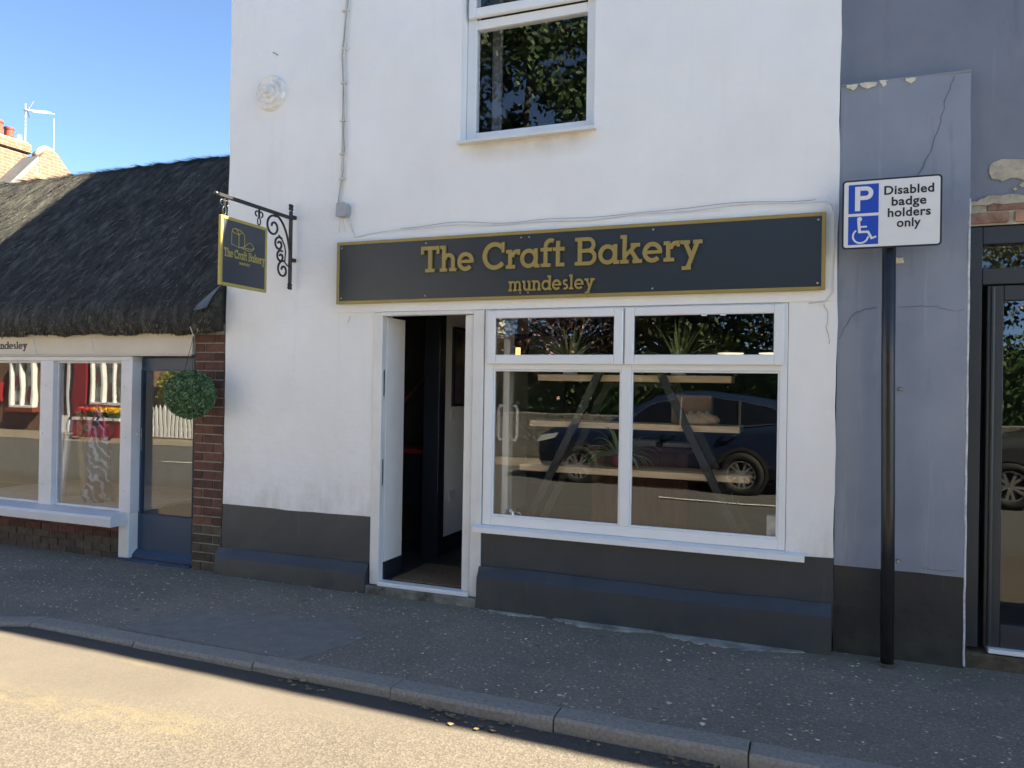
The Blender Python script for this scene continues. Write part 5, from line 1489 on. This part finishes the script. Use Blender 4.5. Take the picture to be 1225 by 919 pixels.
# brick shop opposite, reflected in the cottage window
os_ = thing('opposite_shop', 'red brick shop with white bay windows reflected in the cottage window', 'building', (-24, -11.4, 0))
box('wall', 'brick_red', os_, -34, -18.3, -16, -11.6, 0, 5.6)
mb = MB(); mb.prism([(-16.2, 5.58), (-11.4, 5.58), (-13.8, 8.0)], 'x', -34.2, -18.1); mb.build('roof', 'tile', os_)
def bay(x0, x1, z0, z1, panes):
    m = MB(); frame_bars(m, x0, x1, z0, z1, .08, .08, .08, .08, -11.598, -11.42, .005)
    n_ = panes
    for i in range(1, n_):
        xx = x0 + (x1 - x0) * i / n_; m.box(xx - .03, xx + .03, -11.6, -11.425, z0 + .08, z1 - .08)
    w = m.build('window', 'upvc', os_)
    for i in range(n_):
        a = x0 + (x1 - x0) * i / n_ + .05; b = x0 + (x1 - x0) * (i + 1) / n_ - .05
        box('pane', 'carglass', w, a, b, -11.55, -11.54, z0 + .08, z1 - .08)
        for k in range(3): box('poster', ['paper', 'redpaint', 'cream'][(i + k) % 3], w, a + .08, b - .08, -11.535, -11.53, z0 + .2 + k * .45, z0 + .5 + k * .45)
    box('sill', 'pot', w, x0 - .1, x1 + .1, -11.6, -11.36, z0 - .14, z0 - .001)
bay(-23.5, -22.5, .75, 2.2, 2); bay(-20.0, -18.7, .9, 2.5, 3); bay(-27.4, -25.6, .7, 2.3, 3)
box('pilaster', 'redpaint', os_, -20.75, -20.25, -11.6, -11.44, .03, 2.9); box('fascia', 'cream', os_, -22.3, -18.5, -11.6, -11.40, 2.5, 2.9)
mb = MB(); frame_bars(mb, -21.9, -20.95, .03, 2.3, .1, .1, .1, .5, -11.6, -11.5); mb.build('door', 'upvc', os_)
box('letter_box', 'redpaint', os_, -24.3, -23.95, -11.6, -11.35, .9, 1.5, bev=.02)
# picket fence
pk = thing('picket_fence', 'white picket fence reflected in the navy door', 'fence', (-18, -10.9, 0))
for i in range(18):
    x = -17.75 + i * .14
    MB().prism([(x, .08), (x + .085, .08), (x + .085, .85), (x + .0425, .95), (x, .85)], 'y', -10.92, -10.90).build('picket', 'upvc', pk)
for z in (.28, .68): box('rail', 'upvc', pk, -17.8, -15.2, -10.955, -10.922, z, z + .07)
gs = thing('garden_shrub', 'yellow green shrub behind the white picket fence', 'shrub', (-16.6, -11.6, 0))
n = 9000; u = rand_unit(n) * (RNG.random(n) ** .4)[:, None]
np_mesh('foliage', leaf_quads(np.array([-16.7, -11.9, 1.35]) + u * np.array([1.2, .6, 1.2]), .10).reshape(-1, 3), 4, 'hedge', gs)
mb = MB(); mb.tube([(-16.7, -11.9, 0), (-16.7, -11.9, 1.2)], .05, 6, r1=.02); mb.build('stem', 'bark', gs)
# flower trough
ft = thing('flower_trough', 'white edged red trough of red and yellow flowers reflected in the cottage window', 'planter', (-18.5, -10.6, .03))
box('trough', 'redpaint', ft, -19.4, -17.7, -10.8, -10.4, .03, .50); box('rim', 'upvc', ft, -19.45, -17.65, -10.84, -10.36, .50, .58)
n = 900; p = np.stack([RNG.uniform(-19.35, -17.75, n), RNG.uniform(-10.78, -10.42, n), RNG.uniform(.58, .78, n)], 1)
np_mesh('foliage', leaf_quads(p, .08).reshape(-1, 3), 4, 'stem', ft)
for nm, a, b in (('flower_red', -19.3, -18.6), ('flower_yellow', -18.7, -17.75)):
    p = np.stack([RNG.uniform(a, b, 260), RNG.uniform(-10.78, -10.38, 260), RNG.uniform(.74, .86, 260)], 1)
    np_mesh('flowers', leaf_quads(p, .08, .9).reshape(-1, 3), 4, nm, ft)
# bicycle propped at the far kerb
bi = thing('bicycle', 'dark red bicycle standing by the far kerb reflected in the cottage window', 'bicycle', (-17.9, -9.7, .03))
for x in (-18.45, -17.40):
    m = MB(); m.tube([(x + .33 * math.cos(a), -9.7, .375 + .33 * math.sin(a)) for a in [i * math.pi / 16 for i in range(32)]], .02, 6, closed=True); w = m.build('wheel', 'rubber', bi, smooth=True)
    m = MB()
    for k in range(10): m.tube([(x, -9.7, .375), (x + .32 * math.cos(k * .628), -9.7, .375 + .32 * math.sin(k * .628))], .003, 4)
    m.build('spokes', 'chrome', w)
m = MB()
for a, b in (((-18.45, .375), (-18.10, .80)), ((-18.10, .80), (-17.62, .82)), ((-18.0, .34), (-17.62, .78)), ((-18.0, .34), (-18.12, .92)), ((-18.45, .375), (-18.0, .34)), ((-17.40, .375), (-17.66, .98))):
    m.tube([(a[0], -9.7, a[1]), (b[0], -9.7, b[1])], .018, 6)
m.build('frame', 'redpaint', bi)
m = MB(); m.tube([(-17.66, -9.95, .99), (-17.64, -9.85, 1.0), (-17.66, -9.7, .98), (-17.64, -9.55, 1.0), (-17.66, -9.45, .99)], .012, 6); m.build('handlebar', 'chrome', bi)
m = MB(); m.prism([(-18.26, .92), (-17.98, .925), (-17.96, .95), (-18.28, .97)], 'y', -9.77, -9.63); m.build('saddle', 'plastic', bi)
m = MB(); m.lathe([(.09, -.004), (.09, .004), (.05, .004), (.05, -.004)], (-18.0, -9.66, .34), 'y', 20, closed=True); m.tube([(-18.0, -9.66, .34), (-17.9, -9.64, .2)], .01, 5); m.build('crank', 'chrome', bi)
m = MB(); m.tube([(-18.2, -9.7, .36), (-18.24, -9.82, .0)], .010, 5); m.build('kickstand', 'chrome', bi)
